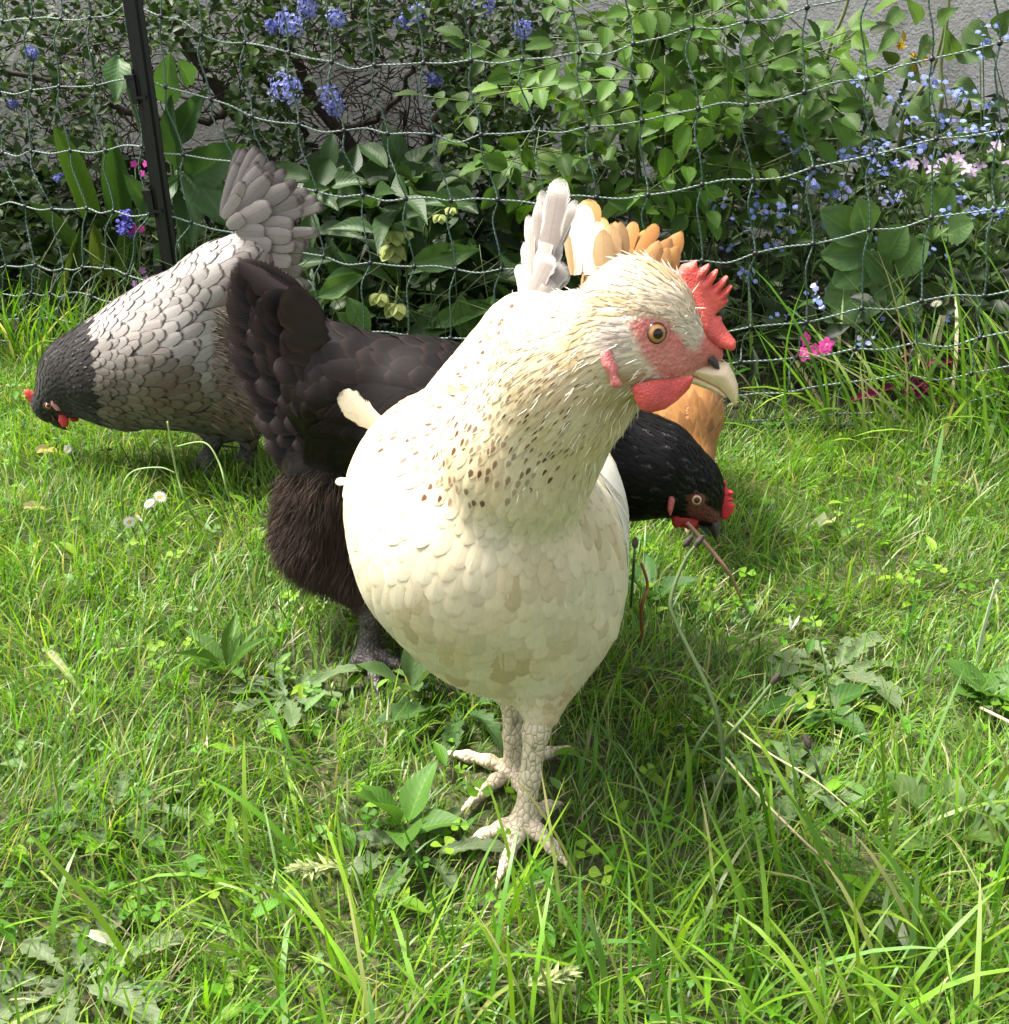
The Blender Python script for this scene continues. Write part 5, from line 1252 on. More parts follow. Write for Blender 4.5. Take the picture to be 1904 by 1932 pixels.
    P = spray_px(60, [(560, 320), (820, 300), (860, 370), (620, 390)], 1.85, 2.1); n = len(P); s = rng.uniform(.06, .10, n); place(T_OV2, P, rdir(n, -.1), unit(UPN+rng.normal(0, .4, (n, 3))), s, s*.46, np.array([.040, .085, .022]), mb, .2)
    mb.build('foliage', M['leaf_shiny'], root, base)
    for b0, t0, w in (((770, 500), (900, 470), 52), ((890, 650), (868, 560), 44), ((655, 560), (700, 640), 44), ((800, 620), (960, 560), 40), ((600, 560), (680, 520), 40), ((700, 640), (640, 590), 46), ((905, 620), (925, 560), 36)):
        mb = MB(); px_leaf(mb, leaf_tpl(OVATE, .2, .15, 3, .5), b0, t0, 1.70, 1.68, w, (.095, .185, .045)); mb.build('leaf', M['leaf_shiny'], root, base)
    for x, y, r in ((745, 452, 22), (742, 482, 27), (716, 568, 20), (748, 590, 24), (851, 400, 12), (830, 415, 14), (770, 445, 12), (70, 455, 16)):
        if x < 500: continue
        fb = MB(); c = W(x, y, 1.70); rr = r*MPP(x, y, 1.7); k = np.arange(5)*1.2566
        d = np.stack([np.cos(k), np.sin(k)*.5-.3, -.9+0*k], 1); place(T_RO, np.repeat((c+np.array([0, 0, rr*.7]))[None], 5, 0), d, np.stack([np.cos(k), np.sin(k)-.4, 0*k+.4], 1), rr*1.35, rr*1.25, (.42, .47, .17), fb, .12)
        fb.tube(smooth_path([base+np.array([(c-base)[0]*.6, 0, 0]), c*.6+base*.4+np.array([0, .02, .06]), c+np.array([0, 0, rr*.7])], 10), .0016, 5, (.16, .22, .07)); fb.build('flower', M['petal'], root, base)
    # ---- sedum on the right
    base = gnd(1610, 1.66)
    root = thing('sedum_plant', base, 'fleshy round leaved grey green plant behind the net below the blue flowers', 'plant')
    for b0, t0, w in (((1645, 470), (1560, 400), 70), ((1640, 460), (1625, 385), 64), ((1655, 480), (1560, 480), 62), ((1640, 490), (1580, 535), 58), ((1660, 520), (1560, 600), 105), ((1665, 500), (1700, 430), 66), ((1690, 530), (1738, 455), 74), ((1690, 550), (1640, 480), 50), ((1700, 560), (1720, 610), 58), ((1640, 590), (1700, 560), 50), ((1600, 610), (1680, 610), 60), ((1750, 420), (1790, 360), 62), ((1770, 450), (1830, 420), 60)):
        mb = MB(); px_leaf(mb, leaf_tpl(OBOV if w < 100 else ROUND, .18, .12, 3, .5), b0, t0, 1.64, 1.60, w, (.10, .185, .062)); mb.build('leaf', M['leaf'], root, base)
    sb = MB()
    for x, y in ((1645, 470), (1655, 500), (1690, 550), (1760, 440)): sb.tube(smooth_path([base, W(x, y, 1.645)], 6), .004, 6, (.10, .16, .06))
    sb.build('stems', M['stem'], root, base)
    # ---- forget-me-nots
    FM = [((1500, 300), 'sparse forget-me-not with few blue flowers beside the rose bush', [(1497, 280), (1485, 262), (1513, 270), (1505, 320), (1473, 275), (1506, 293)], 1.72), ((1600, 300), 'dense blue forget-me-not directly left of the lilac cranesbill', [(1590, 285), (1605, 292), (1622, 288), (1640, 318), (1655, 278), (1670, 272), (1690, 310), (1700, 315), (1660, 325), (1630, 292)], 1.70),
          ((1740, 280), 'tall forget-me-not whose blue sprays mix with the lilac cranesbill', [(1740, 268), (1725, 276), (1775, 300), (1795, 235), (1810, 250), (1825, 265), (1840, 243), (1868, 238), (1815, 345), (1780, 320)], 1.68), ((1550, 380), 'forget-me-not with pinkish blue flowers above the fleshy round leaved plant', [(1522, 335), (1530, 345), (1553, 328), (1600, 350), (1598, 360), (1575, 365), (1500, 345), (1680, 370), (1668, 378), (1705, 372)], 1.66),
          ((1450, 400), 'low forget-me-not between the red comb and the sedum leaves', [(1338, 379), (1430, 384), (1440, 405), (1470, 402), (1478, 398), (1475, 430), (1455, 472), (1550, 410), (1388, 425), (1410, 520), (1373, 455)], 1.62), ((1545, 570), 'forget-me-not with whitish blue flowers low behind the net, above the pink campion', [(1545, 552), (1557, 545), (1540, 560), (1555, 585), (1540, 582), (1500, 598), (1470, 595), (1585, 597), (1655, 600), (1640, 630), (1635, 645), (1418, 520)], 1.53),
          ((1850, 150), 'high forget-me-not sprays against the pale wall at the upper right', [(1863, 48), (1855, 60), (1755, 140), (1765, 150), (1780, 150), (1808, 178), (1815, 180), (1692, 185), (1615, 140), (1605, 150), (1858, 200), (1850, 95), (1770, 230), (1720, 225)], 1.80), ((1780, 540), 'forget-me-not among long grass leaves right of the sedum', [(1790, 548), (1800, 545), (1830, 395), (1785, 400), (1876, 395), (1880, 402), (1790, 595), (1720, 665), (1700, 700), (1690, 708), (1805, 370), (1670, 460), (1765, 475)], 1.58)]
    for (cx, cy), lab, sprays, Y in FM:
        base = gnd(cx, Y+.06); root = thing('forget_me_not', base, lab, 'flower', 'forget-me-nots behind the net')
        sb = MB(); mb = MB()
        for (x, y) in sprays:
            Yf = Y+rng.uniform(-.02, .14); c = W(x, y, Yf); Yf = max(Yf, float(fence_Y_at_x(c[0]))+.03); c = W(x, y, Yf)
            fb = MB(); ns = rng.integers(4, 8)
            for i in range(ns):
                p = c+np.array([rng.normal(0, .009), rng.normal(0, .008), rng.normal(0, .006)]); pale = 'pink' in lab or 'whitish' in lab
                cc = np.array([.24, .31, .70])*rng.uniform(.75, 1.2) if not (pale and rng.random() < .4) else np.array([.52, .52, .82])
                flower(fb, p, UPN+rng.normal(0, .45, 3), rng.uniform(.0034, .0050), cc, (.75, .62, .2) if rng.random() < .6 else (.8, .8, .8), 5, 1.05, .12)
            fb.build('flower_spray', M['petal'], root, base)
            b0 = base+np.array([rng.normal(0, .05), rng.normal(0, .03), 0]); b0[1] = max(b0[1], fence_Y_at_x(b0[0])+.03)
            sb.tube(smooth_path([b0, b0*.45+c*.55+np.array([rng.normal(0, .025), .02, .02]), c-np.array([0, 0, .004])], 10), .0009, 4, (.09, .15, .04))
            for i in range(5):
                f = rng.random(); p = b0*(1-f)+c*f
                place(T_LA1, p[None], rdir(1, .1), UPN[None]+rng.normal(0, .3, 3), rng.uniform(.025, .045), rng.uniform(.006, .011), np.array([.07, .135, .035])*rng.uniform(.7, 1.3), mb, .1)
        sb.build('stems', M['stem'], root, base); mb.build('foliage', M['leaf_small'], root, base)
    # ---- lilac cranesbill
    base = gnd(1830, 1.66); root = thing('cranesbill', base, 'cranesbill with pale lilac pink flowers and cut leaves at right', 'flower')
    for x, y in ((1722, 310), (1745, 308), (1760, 322), (1790, 300), (1808, 298), (1780, 310), (1822, 318), (1832, 325), (1812, 312), (1850, 310), (1868, 292), (1882, 275), (1896, 300), (1807, 452)):
        fb = MB(); c = W(x, y, 1.60+rng.uniform(0, .08)); flower(fb, c, np.array([rng.normal(0, .5), -.8, .6]), .0098, np.array([.56, .42, .62])*rng.uniform(.85, 1.2), (.5, .5, .25), 5, .62, .25); fb.build('flower', M['petal'], root, base)
    mb = MB(); P = spray_px(60, [(1700, 330), (1904, 290), (2050, 380), (2050, 560), (1800, 560), (1720, 440)], 1.56, 1.8); n = len(P)
    for k in range(n):
        for a in np.linspace(-1.2, 1.2, 5):
            d = np.array([math.sin(a), -.3, .3+math.cos(a)*.7]); place(T_SE, P[k][None], d[None], UPN[None]+rng.normal(0, .15, 3), .026, .011, np.array([.10, .17, .055])*rng.uniform(.8, 1.2), mb, .08)
    mb.build('foliage', M['leaf'], root, base)
    sb = MB()
    for k in range(14): sb.tube(smooth_path([base, base*.4+P[k]*.6+np.array([0, .03, .03]), P[k]], 8), .0011, 4, (.12, .16, .06))
    sb.build('stems', M['stem'], root, base)
    # ---- pink campion
    base = gnd(1530, 1.52); root = thing('campion', base, 'small campion with bright pink flowers low behind the net', 'flower')
    for x, y in ((1520, 640), (1527, 666), (1518, 668), (1556, 656), (1560, 650), (1538, 662)):
        fb = MB(); c = W(x, y, 1.50); flower(fb, c, np.array([rng.normal(0, .4), -.9, .3]), .0105, (.80, .10, .42), (.7, .4, .5), 5, .8, .15)
        fb.tube([c+np.array([0, .004, -.002]), c+np.array([0, .02, -.03]), base], .0008, 4, (.08, .14, .04)); fb.build('flower', M['petal'], root, base)
    mb = MB(); n = 90; P = base+np.stack([rng.normal(0, .06, n), rng.uniform(-.0, .08, n), rng.uniform(.005, .05, n)], 1); place(T_LA1, P, rdir(n, .4), UPN, rng.uniform(.015, .03, n), .004, (.11, .17, .04), mb, .25); mb.build('foliage', M['leaf_small'], root, base)
    for px_, py_, lab, Y in ((255, 318, 'tiny magenta flower left of the black post, beside its middle clip', 1.88), (255, 432, 'tiny magenta flower left of the black post, above its lowest clip', 1.86), (266, 524, 'small lilac flower over the back of the grey hen', 1.80), (73, 600, 'small pink lilac flower in the long grass above the grey hen neck', 1.92)):
        base = gnd(px_, Y); root = thing('campion', base, lab, 'flower'); c = W(px_, py_, Y)
        for k in range(3):
            fb = MB(); flower(fb, c+np.array([rng.normal(0, .008), 0, rng.normal(0, .009)]), np.array([rng.normal(0, .4), -.9, .3]), .0060, (.62, .07, .36) if 'magenta' in lab else (.45, .22, .5), None, 5, .8, .15); fb.build('flower', M['petal'], root, base)
        sb = MB(); sb.tube(smooth_path([base, base*.5+c*.5+np.array([.01, .01, 0]), c], 8), .001, 4, (.08, .14, .04)); sb.build('stem', M['stem'], root, base)
    base = gnd(240, 1.9); root = thing('grape_hyacinth', base, 'violet blue flower spike left of the black post near the grass', 'flower'); c = W(237, 418, 1.86); fb = MB()
    for k in range(60): p = c+np.array([rng.normal(0, .007), rng.normal(0, .007), rng.uniform(-.020, .018)]); place(T_SMALL, np.repeat(p[None], 3, 0), rdir(3, 0), UPN, .007, .006, (.10, .09, .42), fb, .25)
    fb.build('flower_spike', M['petal'], root, base); sb = MB(); sb.tube(smooth_path([base, (base+c)/2, c], 6), .0016, 5, (.08, .14, .04)); sb.build('stem', M['stem'], root, base)
    for (x, y), lab in (((1690, 748), 'dark magenta fallen petals on the soil at the foot of the net'), ((1765, 700), 'dark magenta fallen petals deeper in the bed, behind the long grass')):
        Y = 1.46 if x == 1690 else 1.53; c = W(x, y, Y); c[2] = max(.02, c[2]); mb = MB(); n = 9
        P = c+np.stack([rng.uniform(-.035, .05, n), rng.uniform(.0, .03, n), rng.uniform(0, .02, n)], 1); d = rdir(n, 0); d[:, 2] *= .3; place(T_LA, P, d, UPN, rng.uniform(.03, .055, n), .014, (.17, .014, .065), mb, .25)
        o = mb.build('fallen_petals', M['petal']); tag(o, lab, 'petals')
    # ---- climber at the upper right
    base = gnd(1740, 2.30); root = thing('climber', base, 'thin stemmed climber with heart shaped leaves on the pale wall at right', 'plant')
    for P in ([(1690, 500, 2.3), (1700, 250, 2.27), (1760, 130, 2.25), (1790, 0, 2.24), (1800, -160, 2.22)], [(1700, 480, 2.3), (1770, 230, 2.2), (1775, 120, 2.2), (1785, 60, 2.2), (1800, -120, 2.2)], [(1640, 480, 2.3), (1580, 260, 2.26), (1560, 120, 2.22), (1600, 0, 2.2), (1620, -150, 2.2)]):
        sb = MB(); sb.tube(smooth_path([W(*p) for p in P], 24), np.linspace(.0055, .0025, 24), 7, (.16, .19, .08)); sb.build('stem', M['stem'], root, base)
    for b0, t0, w in (((1825, 50), (1870, 85), 46), ((1810, 90), (1880, 100), 60), ((1800, 110), (1790, 60), 34), ((1755, 70), (1735, 110), 30), ((1770, 40), (1800, 15), 32), ((1700, 20), (1670, 50), 34), ((1690, 60), (1660, 95), 30), ((1700, 120), (1735, 150), 40), ((1640, 130), (1660, 190), 44), ((1720, 190), (1760, 230), 40), ((1735, 40), (1720, 0), 30), ((1880, 60), (1904, 20), 40), ((1800, 160), (1850, 180), 44), ((1770, 170), (1740, 200), 36), ((1650, 100), (1620, 120), 30), ((1830, -20), (1880, -60), 50), ((1560, 40), (1530, 80), 44), ((1590, 90), (1620, 60), 34), ((1560, 130), (1530, 170), 40), ((1590, 160), (1640, 230), 44)):
        mb = MB(); px_leaf(mb, T_HEART, b0, t0, 2.12, 2.08, w, np.array([.085, .155, .042])*rng.uniform(.8, 1.2)); mb.build('leaf', M['leaf'], root, base)
    for x, y in ((1705, 80), (1700, 95), (1725, 110), (1720, 142), (1745, 100), (1500, 170)):
        fb = MB(); place(T_OV, np.repeat(W(x, y, 2.1)[None], 3, 0), rdir(3, .2), UPN, .02, .009, (.55, .38, .03), fb, .2); fb.build('yellowed_leaf', M['leaf'], root, base)
    # ---- dense leafy undergrowth filling the bed
    mb = MB()
    x = rng.uniform(-2.2, 2.1, 15000); y0 = fence_Y_at_x(x)+.04; f = rng.random(15000)**.8; y = y0+(2.52-y0)*f
    P = np.stack([x, y, 0*x], 1); hm = (.06+.13*np.clip(f*1.6, 0, 1)+.10*np.clip((x-.25)/.3, 0, 1))*(1+.40*vnoise(P, 24, 111)); z = .01+hm*rng.random(len(x))**.7; P[:, 2] = z
    q = proj(P); bare = (q[:, 0] > 1380) & (q[:, 0] < 1640) & (q[:, 1] > 660) & (f < .35); k = ~bare & (rng.random(len(x)) < .95); P = P[k]; n = len(P); rel = (P[:, 2]/(hm[k]+.01)).clip(0, 1)[:, None]
    G3 = .52*np.array([[.032, .075, .016], [.045, .10, .022], [.060, .12, .026], [.075, .135, .030], [.026, .055, .015]])
    g = G3[rng.integers(0, 5, n)]; s = rng.uniform(.022, .055, n)
    typ = rng.random(n)+.4*vnoise(P, 18, 112)
    for lo, hi, T, wr in ((-9, .35, T_OV, .55), (.35, .7, T_SE, .6), (.7, 9, T_LA1, .26)):
        kk = (typ >= lo) & (typ < hi); place(T, P[kk], rdir(kk.sum(), .15), unit(UPN+rng.normal(0, .5, (kk.sum(), 3))), s[kk], s[kk]*wr, g[kk], mb, .22)
    # fine seedling stems
    for k in range(700):
        x = rng.uniform(-1.4, 1.5); y = fence_Y_at_x(x)+rng.uniform(.03, .35); h = rng.uniform(.04, .22); p = np.array([x, y, 0])
        mb.tube(smooth_path([p, p+np.array([rng.normal(0, .03), rng.normal(0, .02), h*.6]), p+np.array([rng.normal(0, .07), rng.normal(0, .04), h])], 6), .0007, 3, np.array([.10, .14, .05])*rng.uniform(.5, 1.5))
    o = mb.build('undergrowth', M['leaf_small']); tag(o, 'dense low leafy undergrowth filling the flower bed', 'undergrowth', kind='stuff')

# ------------------------------------------------------------------ single plants and litter on the lawn
def lawn_things():
    LOB = [.12, .22, .16, .42, .24, .60, .36, .82, .52, .95, .62, .9, .66, .55, .2]
    T_D = leaf_tpl(LOB, .18, .20, 2, .7)
    def rosette(px, py, lab, n, L0, cc, tpl=T_D, wr=.34, up=.22, nm='dandelion', mat='leaf', a0=None):
        c = G(px, py); root = thing(nm, c, lab, 'weed', 'broad leaved weeds in the lawn')
        for k in range(n):
            a = (k+rng.uniform(-.25, .25))*2*math.pi/n if a0 is None else a0[k]; d = np.array([math.cos(a), math.sin(a), up*rng.uniform(.5, 1.6)]); L = L0*rng.uniform(.75, 1.15)
            mb = MB(); place(tpl, (c+np.array([0, 0, .008+.003*k/n]))[None]+d*.004, d[None], np.array([[0, 0, 1.0]])+rng.normal(0, .12, 3), L, L*wr, np.array(cc)*rng.uniform(.85, 1.15), mb, .05); mb.build('leaf', M[mat], root, c)
    gg = (.135, .19, .085)
    rosette(1570, 1285, 'dusty grey green dandelion rosette on worn turf, below the pecking black head', 11, .062, gg)
    rosette(1545, 1355, 'dark green broad leaved weed just in front of the dusty rosette at right', 6, .048, (.045, .12, .02), T_OV2, .42, .30, 'dock_weed')
    rosette(1500, 1500, 'half trodden dandelion rosette among long stalks right of the white hen feet', 10, .060, (.11, .17, .07))
    rosette(150, 1878, 'large dusty dandelion rosette in the bottom left corner', 10, .062, (.15, .20, .10))
    rosette(545, 1335, 'flattened grey green dandelion left of the black hen foot', 10, .055, (.13, .19, .085))
    rosette(430, 1290, 'leafy green weed tuft in the lawn left of the black hen foot', 8, .050, (.075, .16, .028), T_LA, .30, .9, 'dock_weed')
    rosette(870, 1350, 'dark toothed dandelion leaves behind the white hen rear foot', 7, .070, (.065, .13, .04), T_D, .30, .30)
    rosette(775, 1330, 'pale upright plantain leaves between the two hens feet', 4, .050, (.10, .17, .06), T_OV2, .42, 1.3, 'plantain')
    rosette(765, 1590, 'smooth oval leaf plantain in front and left of the white hen feet', 5, .052, (.085, .19, .03), T_OV2, .5, 1.2, 'plantain')
    rosette(800, 1630, 'dusty ragged dandelion left of the white hen front foot', 7, .048, (.12, .17, .08))
    rosette(1790, 1610, 'matt leaved plantain near the right edge of the lawn', 5, .055, (.085, .15, .035), T_OB, .42, .8, 'plantain')
    rosette(215, 1560, 'grey green dandelion rosette in the left lawn', 8, .050, (.13, .20, .085))
    rosette(1870, 1340, 'round leaved weed at the right edge of the lawn', 8, .040, (.08, .18, .03), T_RO, .7, .7, 'dock_weed')
    rosette(1215, 1155, 'dark leaf weed between the white hen and the bent red stem', 4, .060, (.05, .12, .03), T_OV2, .45, 1.0, 'plantain')
    rosette(1690, 620, 'x', 0, .05, gg) if False else None
    # daisies
    dm = M['petal']
    for x, y, r, lab, tilt, hz in ((302, 938, 17, 'white daisy, right one of the touching pair in the left lawn', (.3, -.5, .8), None), (282, 950, 15, 'white daisy, left one of the touching pair in the left lawn', (-.3, -.4, .85), None), (244, 985, 15, 'half closed daisy showing its yellow centre, below the touching pair', (.3, -.9, .3), None), (262, 978, 12, 'small white daisy turned away, beside the half closed one', (.6, .2, .6), None), (128, 847, 12, 'white daisy in the grass beneath the grey hen neck', (-.2, -.8, .5), None), (1767, 572, 14, 'small white daisy hanging behind the net above the long grass', (0, -.7, -.5), 1.50)):
        if hz is None:
            c = G(x, y, .045)
        else: c = W(x, y, hz)
        base = np.array([c[0], c[1]+.006, 0]); root = thing('daisy', base, lab, 'daisy', 'daisies in the grass'); rr = .78*r*MPP(x, y, c[1])
        nr = unit(np.array(tilt)); a = unit(np.cross(nr, [.3, .1, 1])); b = np.cross(nr, a); k = np.linspace(0, 2*math.pi, 20)[:-1]
        mb = MB(); place(T_LA1, np.repeat(c[None], 19, 0)+(np.cos(k)[:, None]*a+np.sin(k)[:, None]*b)*rr*.25, np.cos(k)[:, None]*a+np.sin(k)[:, None]*b+nr*.25, nr[None], rr*.8, rr*.24, (.80, .79, .78), mb, .05); mb.build('petals', dm, root, base)
        cb = MB()
        for i in range(40):
            g_ = math.sqrt(i/40)*rr*.33; an = i*2.4; p = c+(math.cos(an)*a+math.sin(an)*b)*g_+nr*(rr*.13-g_*.2); place(T_SMALL, p[None]-a*rr*.05, a[None], nr[None], rr*.12, rr*.12, (.70, .45, .03), cb, .15)
        cb.build('flower_centre', dm, root, base); sb = MB(); sb.tube(smooth_path([base, (base+c)/2+np.array([.003, .002, 0]), c-nr*.001], 6), .0011, 5, (.12, .2, .05)); sb.build('stem', M['stem'], root, base)
    # stalks
    def stalk(nm, lab, P, r0, r1, c0, cat='stalk', bud=None, two=None):
        P = smooth_path([np.array(p) for p in P], 30); base = P[0] if P[0][2] < P[-1][2] else P[-1]
        mb = MB(); V, q, t = tube_np(P, np.linspace(r0, r1, 30), 7); f = np.linspace(0, 1, 30)[:, None]
        cc = np.array(c0) if two is None else None
        C = np.tile(c0, (len(V), 1)) if two is None else np.concatenate([np.repeat(np.array(c0)*(1-f)+np.array(two)*f, 7, 0), [c0], [two]])
        if bud is None:
            o = mesh(nm, V, q, t, M['stem'], None, base, {'col': C}); o.location = base; tag(o, lab, cat); return
        root = thing(nm, base, lab, cat); mesh('stem', V, q, t, M['stem'], root, base, {'col': C})
        for b0 in bud:
            d = unit(P[-1]-P[-4]); bp = np.array([P[-1]-d*.001, P[-1]+d*.003, P[-1]+d*.006, P[-1]+d*.010])+np.array(b0)
            V, q, t = tube_np(smooth_path(bp, 9), [.0010, .0018, .0024, .0026, .0026, .0024, .0020, .0018, .0009], 8); mesh('bud', V, q, t, M['bark'], root, base)
    stalk('dry_stalk', 'straight pinkish tan stalk leaning from under the black hen beak', [W(1296, 985, .86), W(1342, 1038, .86), W(1378, 1085, .865), G(1401, 1136, .004)], .0019, .0014, (.46, .25, .18))
    stalk('dry_stalk', 'twisted reddish brown stem standing right of the white hen wing', [G(1213, 1215, .0), W(1210, 1150, .83), W(1222, 1105, .83), W(1210, 1062, .83)], .0018, .0012, (.26, .085, .04))
    stalk('flower_stalk', 'long curved green flower stalk with bud rising right of the white hen', [G(1318, 1556), W(1362, 1472, .685), W(1351, 1338, .70), W(1278, 1180, .73), W(1266, 1130, .74), W(1290, 1062, .755), W(1312, 1030, .76)], .0021, .0013, (.10, .15, .055), 'stalk', [(0, 0, 0), (-.008, .002, -.001)])
    stalk('flower_stalk', 'short green flower stalk with round bud over the trodden patch at right', [G(1352, 1440), W(1375, 1390, .715), W(1420, 1335, .725), W(1456, 1290, .73)], .0018, .0013, (.12, .18, .06), 'stalk', [(0, 0, 0)])
    stalk('flower_stalk', 'slim dark stalk with small bud in the lawn right of centre', [G(1556, 1502), W(1545, 1460, .668), W(1527, 1410, .675)], .0013, .001, (.08, .11, .05), 'stalk', [(0, 0, 0)])
    stalk('flower_stalk', 'thin bare stalk with dark bud between the white hen and black head', [G(1190, 1150), W(1195, 1080, .80), W(1198, 1032, .80)], .0014, .001, (.05, .07, .035), 'stalk', [(0, 0, 0)])
    stalk('straw', 'long pale straw lying diagonally across the lawn right of the feet', [G(1372, 1362, .045), G(1450, 1420, .05), G(1545, 1478, .05), G(1640, 1560, .03)], .0009, .0007, (.34, .36, .18), 'straw')
    stalk('straw', 'cream straw ending in a pink tip in the right lawn', [G(1364, 1424, .04), G(1440, 1510, .045), G(1510, 1580, .042), G(1568, 1634, .03)], .0010, .0008, (.36, .38, .19), 'straw', None, (.42, .27, .20))
    stalk('straw', 'pale upright bleached stem near the right edge of the lawn', [G(1828, 1320), W(1842, 1250, .86), W(1860, 1170, .85), W(1882, 1095, .84)], .0022, .0012, (.50, .60, .40), 'straw')
    stalk('straw', 'pinkish straw at the right edge of the lawn, beside the round leaved weed', [G(1850, 1335, .02), G(1904, 1362, .03), G(1960, 1390, .02)], .0014, .0013, (.60, .42, .32), 'straw')
    stalk('tall_grass', 'tall arching pale grass stem in front of the grey hen', [G(372, 985), W(352, 950, 1.10), W(333, 890, 1.10), W(316, 795, 1.10)], .0016, .0009, (.28, .38, .13), 'tall grass')
    stalk('tall_grass', 'grass stem curving over like a hook, left of the brown hen', [G(455, 1010), W(430, 930, 1.08), W(412, 870, 1.09), W(385, 835, 1.10), W(335, 842, 1.11)], .0012, .0008, (.25, .36, .12), 'tall grass')
    stalk('tall_grass', 'hooked pale grass stem above the touching daisies', [G(232, 970), W(230, 925, 1.12), W(250, 890, 1.12), W(300, 882, 1.12), W(330, 892, 1.12)], .0011, .0007, (.32, .44, .18), 'tall grass')
    # seed heads, dry leaves
    def seedhead(lab, A, B, base, w):
        A, B = np.array(A), np.array(B); root = thing('grass_seed_head', base, lab, 'seed head'); base = np.array(base); mb = MB(); n = 70; f = rng.random(n)
        P = A+(B-A)*f[:, None]; d = unit(np.tile(unit(B-A), (n, 1))+rng.normal(0, .45, (n, 3))); place(T_LA1, P, d, [0, -.4, 1], rng.uniform(.007, .013, n), .0028, (.50, .55, .26), mb, .18); mb.build('spikelets', M['petal'], root, base)
        sb = MB(); sb.tube(smooth_path([base, base*.4+A*.6+np.array([0, 0, .02]), A, B], 14), .0011, 5, (.22, .32, .10)); sb.build('stem', M['stem'], root, base)
    seedhead('feathery pale grass seed head in front of the white hen, left', W(650, 1636, .585), W(565, 1640, .58), G(700, 1750), .01)
    seedhead('plump cream grass seed head at the bottom edge below the white hen', W(985, 1862, .49), W(1072, 1838, .495), G(940, 1960), .01)
    def dry(lab, p0, p1, w, cc, bend=.25):
        a, b = G(*p0, .022), G(*p1, .018); mb = MB(); place(leaf_tpl(STRAP, .5, bend, 2, .8), a[None], (b-a)[None], np.array([[0, -.3, 1.0]]), np.linalg.norm(b-a), w, cc, mb, .03); o = mb.build('dry_leaf', M['leaf'], None, a); o.location = a; tag(o, lab, 'dry leaf')
    dry('white bleached leaf scrap in the lower left lawn', (168, 1765), (228, 1787), .006, (.72, .70, .58))
    dry('long bleached blade folded over in the left lawn', (92, 1240), (160, 1310), .0045, (.62, .66, .42))
    dry('papery white leaf scrap in the lower right lawn', (1660, 1725), (1720, 1790), .010, (.66, .68, .55))
    dry('beige dry leaf lying in the grass left of the daisies', (45, 960), (92, 955), .010, (.52, .44, .32))
    dry('small tan leaf scrap beneath the grey hen', (70, 855), (110, 845), .012, (.50, .40, .28))
    dry('pale crumpled leaf scrap right of the black hen head', (1545, 995), (1575, 975), .012, (.52, .56, .40))
    dry('white torn leaf on the lawn right of the leaning stalk', (1492, 1190), (1500, 1160), .009, (.72, .72, .66))
# ------------------------------------------------------------------ grass
def grass_blades(x, y, az, lean, L, Wd, kap, colr, nseg=4, z0=0.0, tipcol=None):
    n = len(x); th = lean.copy(); P = np.stack([x, y, np.full(n, z0)], 1)
    dirh = np.stack([np.cos(az), np.sin(az), 0*az], 1)
    tw = az+math.pi/2+rng.normal(0, .5, n); side = np.stack([np.cos(tw), np.sin(tw), rng.normal(0, .15, n)], 1)
    rows = []; cols = []
    for k in range(nseg+1):
        t = k/nseg; w = Wd*(np.sqrt(1-t**2.4) if k < nseg else 0)*(.75+.25*min(t*4, 1))
        if k < nseg: rows += [P-side*w[:, None]*.5, P+side*w[:, None]*.5]
        else: rows += [P.copy()]
        f = (.55+.45*min(1, t*2.2)) if False else 1.0
        tc = colr*(1-.0) if tipcol is None else colr*(1-t)+tipcol*t
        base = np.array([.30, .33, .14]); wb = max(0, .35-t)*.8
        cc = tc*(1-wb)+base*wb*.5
        cols += [cc]*(2 if k < nseg else 1)
        step = (L/nseg)[:, None]
        P = P+step*(np.sin(th)[:, None]*dirh+np.cos(th)[:, None]*np.array([0, 0, 1.0]))
        th = np.minimum(th+kap/nseg, 2.0)
        low = P[:, 2] < .003; P[low, 2] = .003+.004*rng.random(low.sum())
    V = np.stack(rows, 1); C = np.stack(cols, 1); m = 2*nseg+1
    q = [[2*k, 2*k+1, 2*k+3, 2*k+2] for k in range(nseg-1)]; tr = [[2*nseg-2, 2*nseg-1, 2*nseg]]
    off = (np.arange(n)*m)[:, None, None]
    return V.reshape(-1, 3), (np.array(q)[None]+off).reshape(-1, 4), (np.array(tr)[None]+off).reshape(-1, 3), np.clip(C.reshape(-1, 3), .003, .9)
GREENS = 1.26*np.array([[.098, .218, .010], [.066, .182, .010], [.122, .248, .014], [.158, .264, .022], [.105, .204, .050], [.046, .136, .009]])
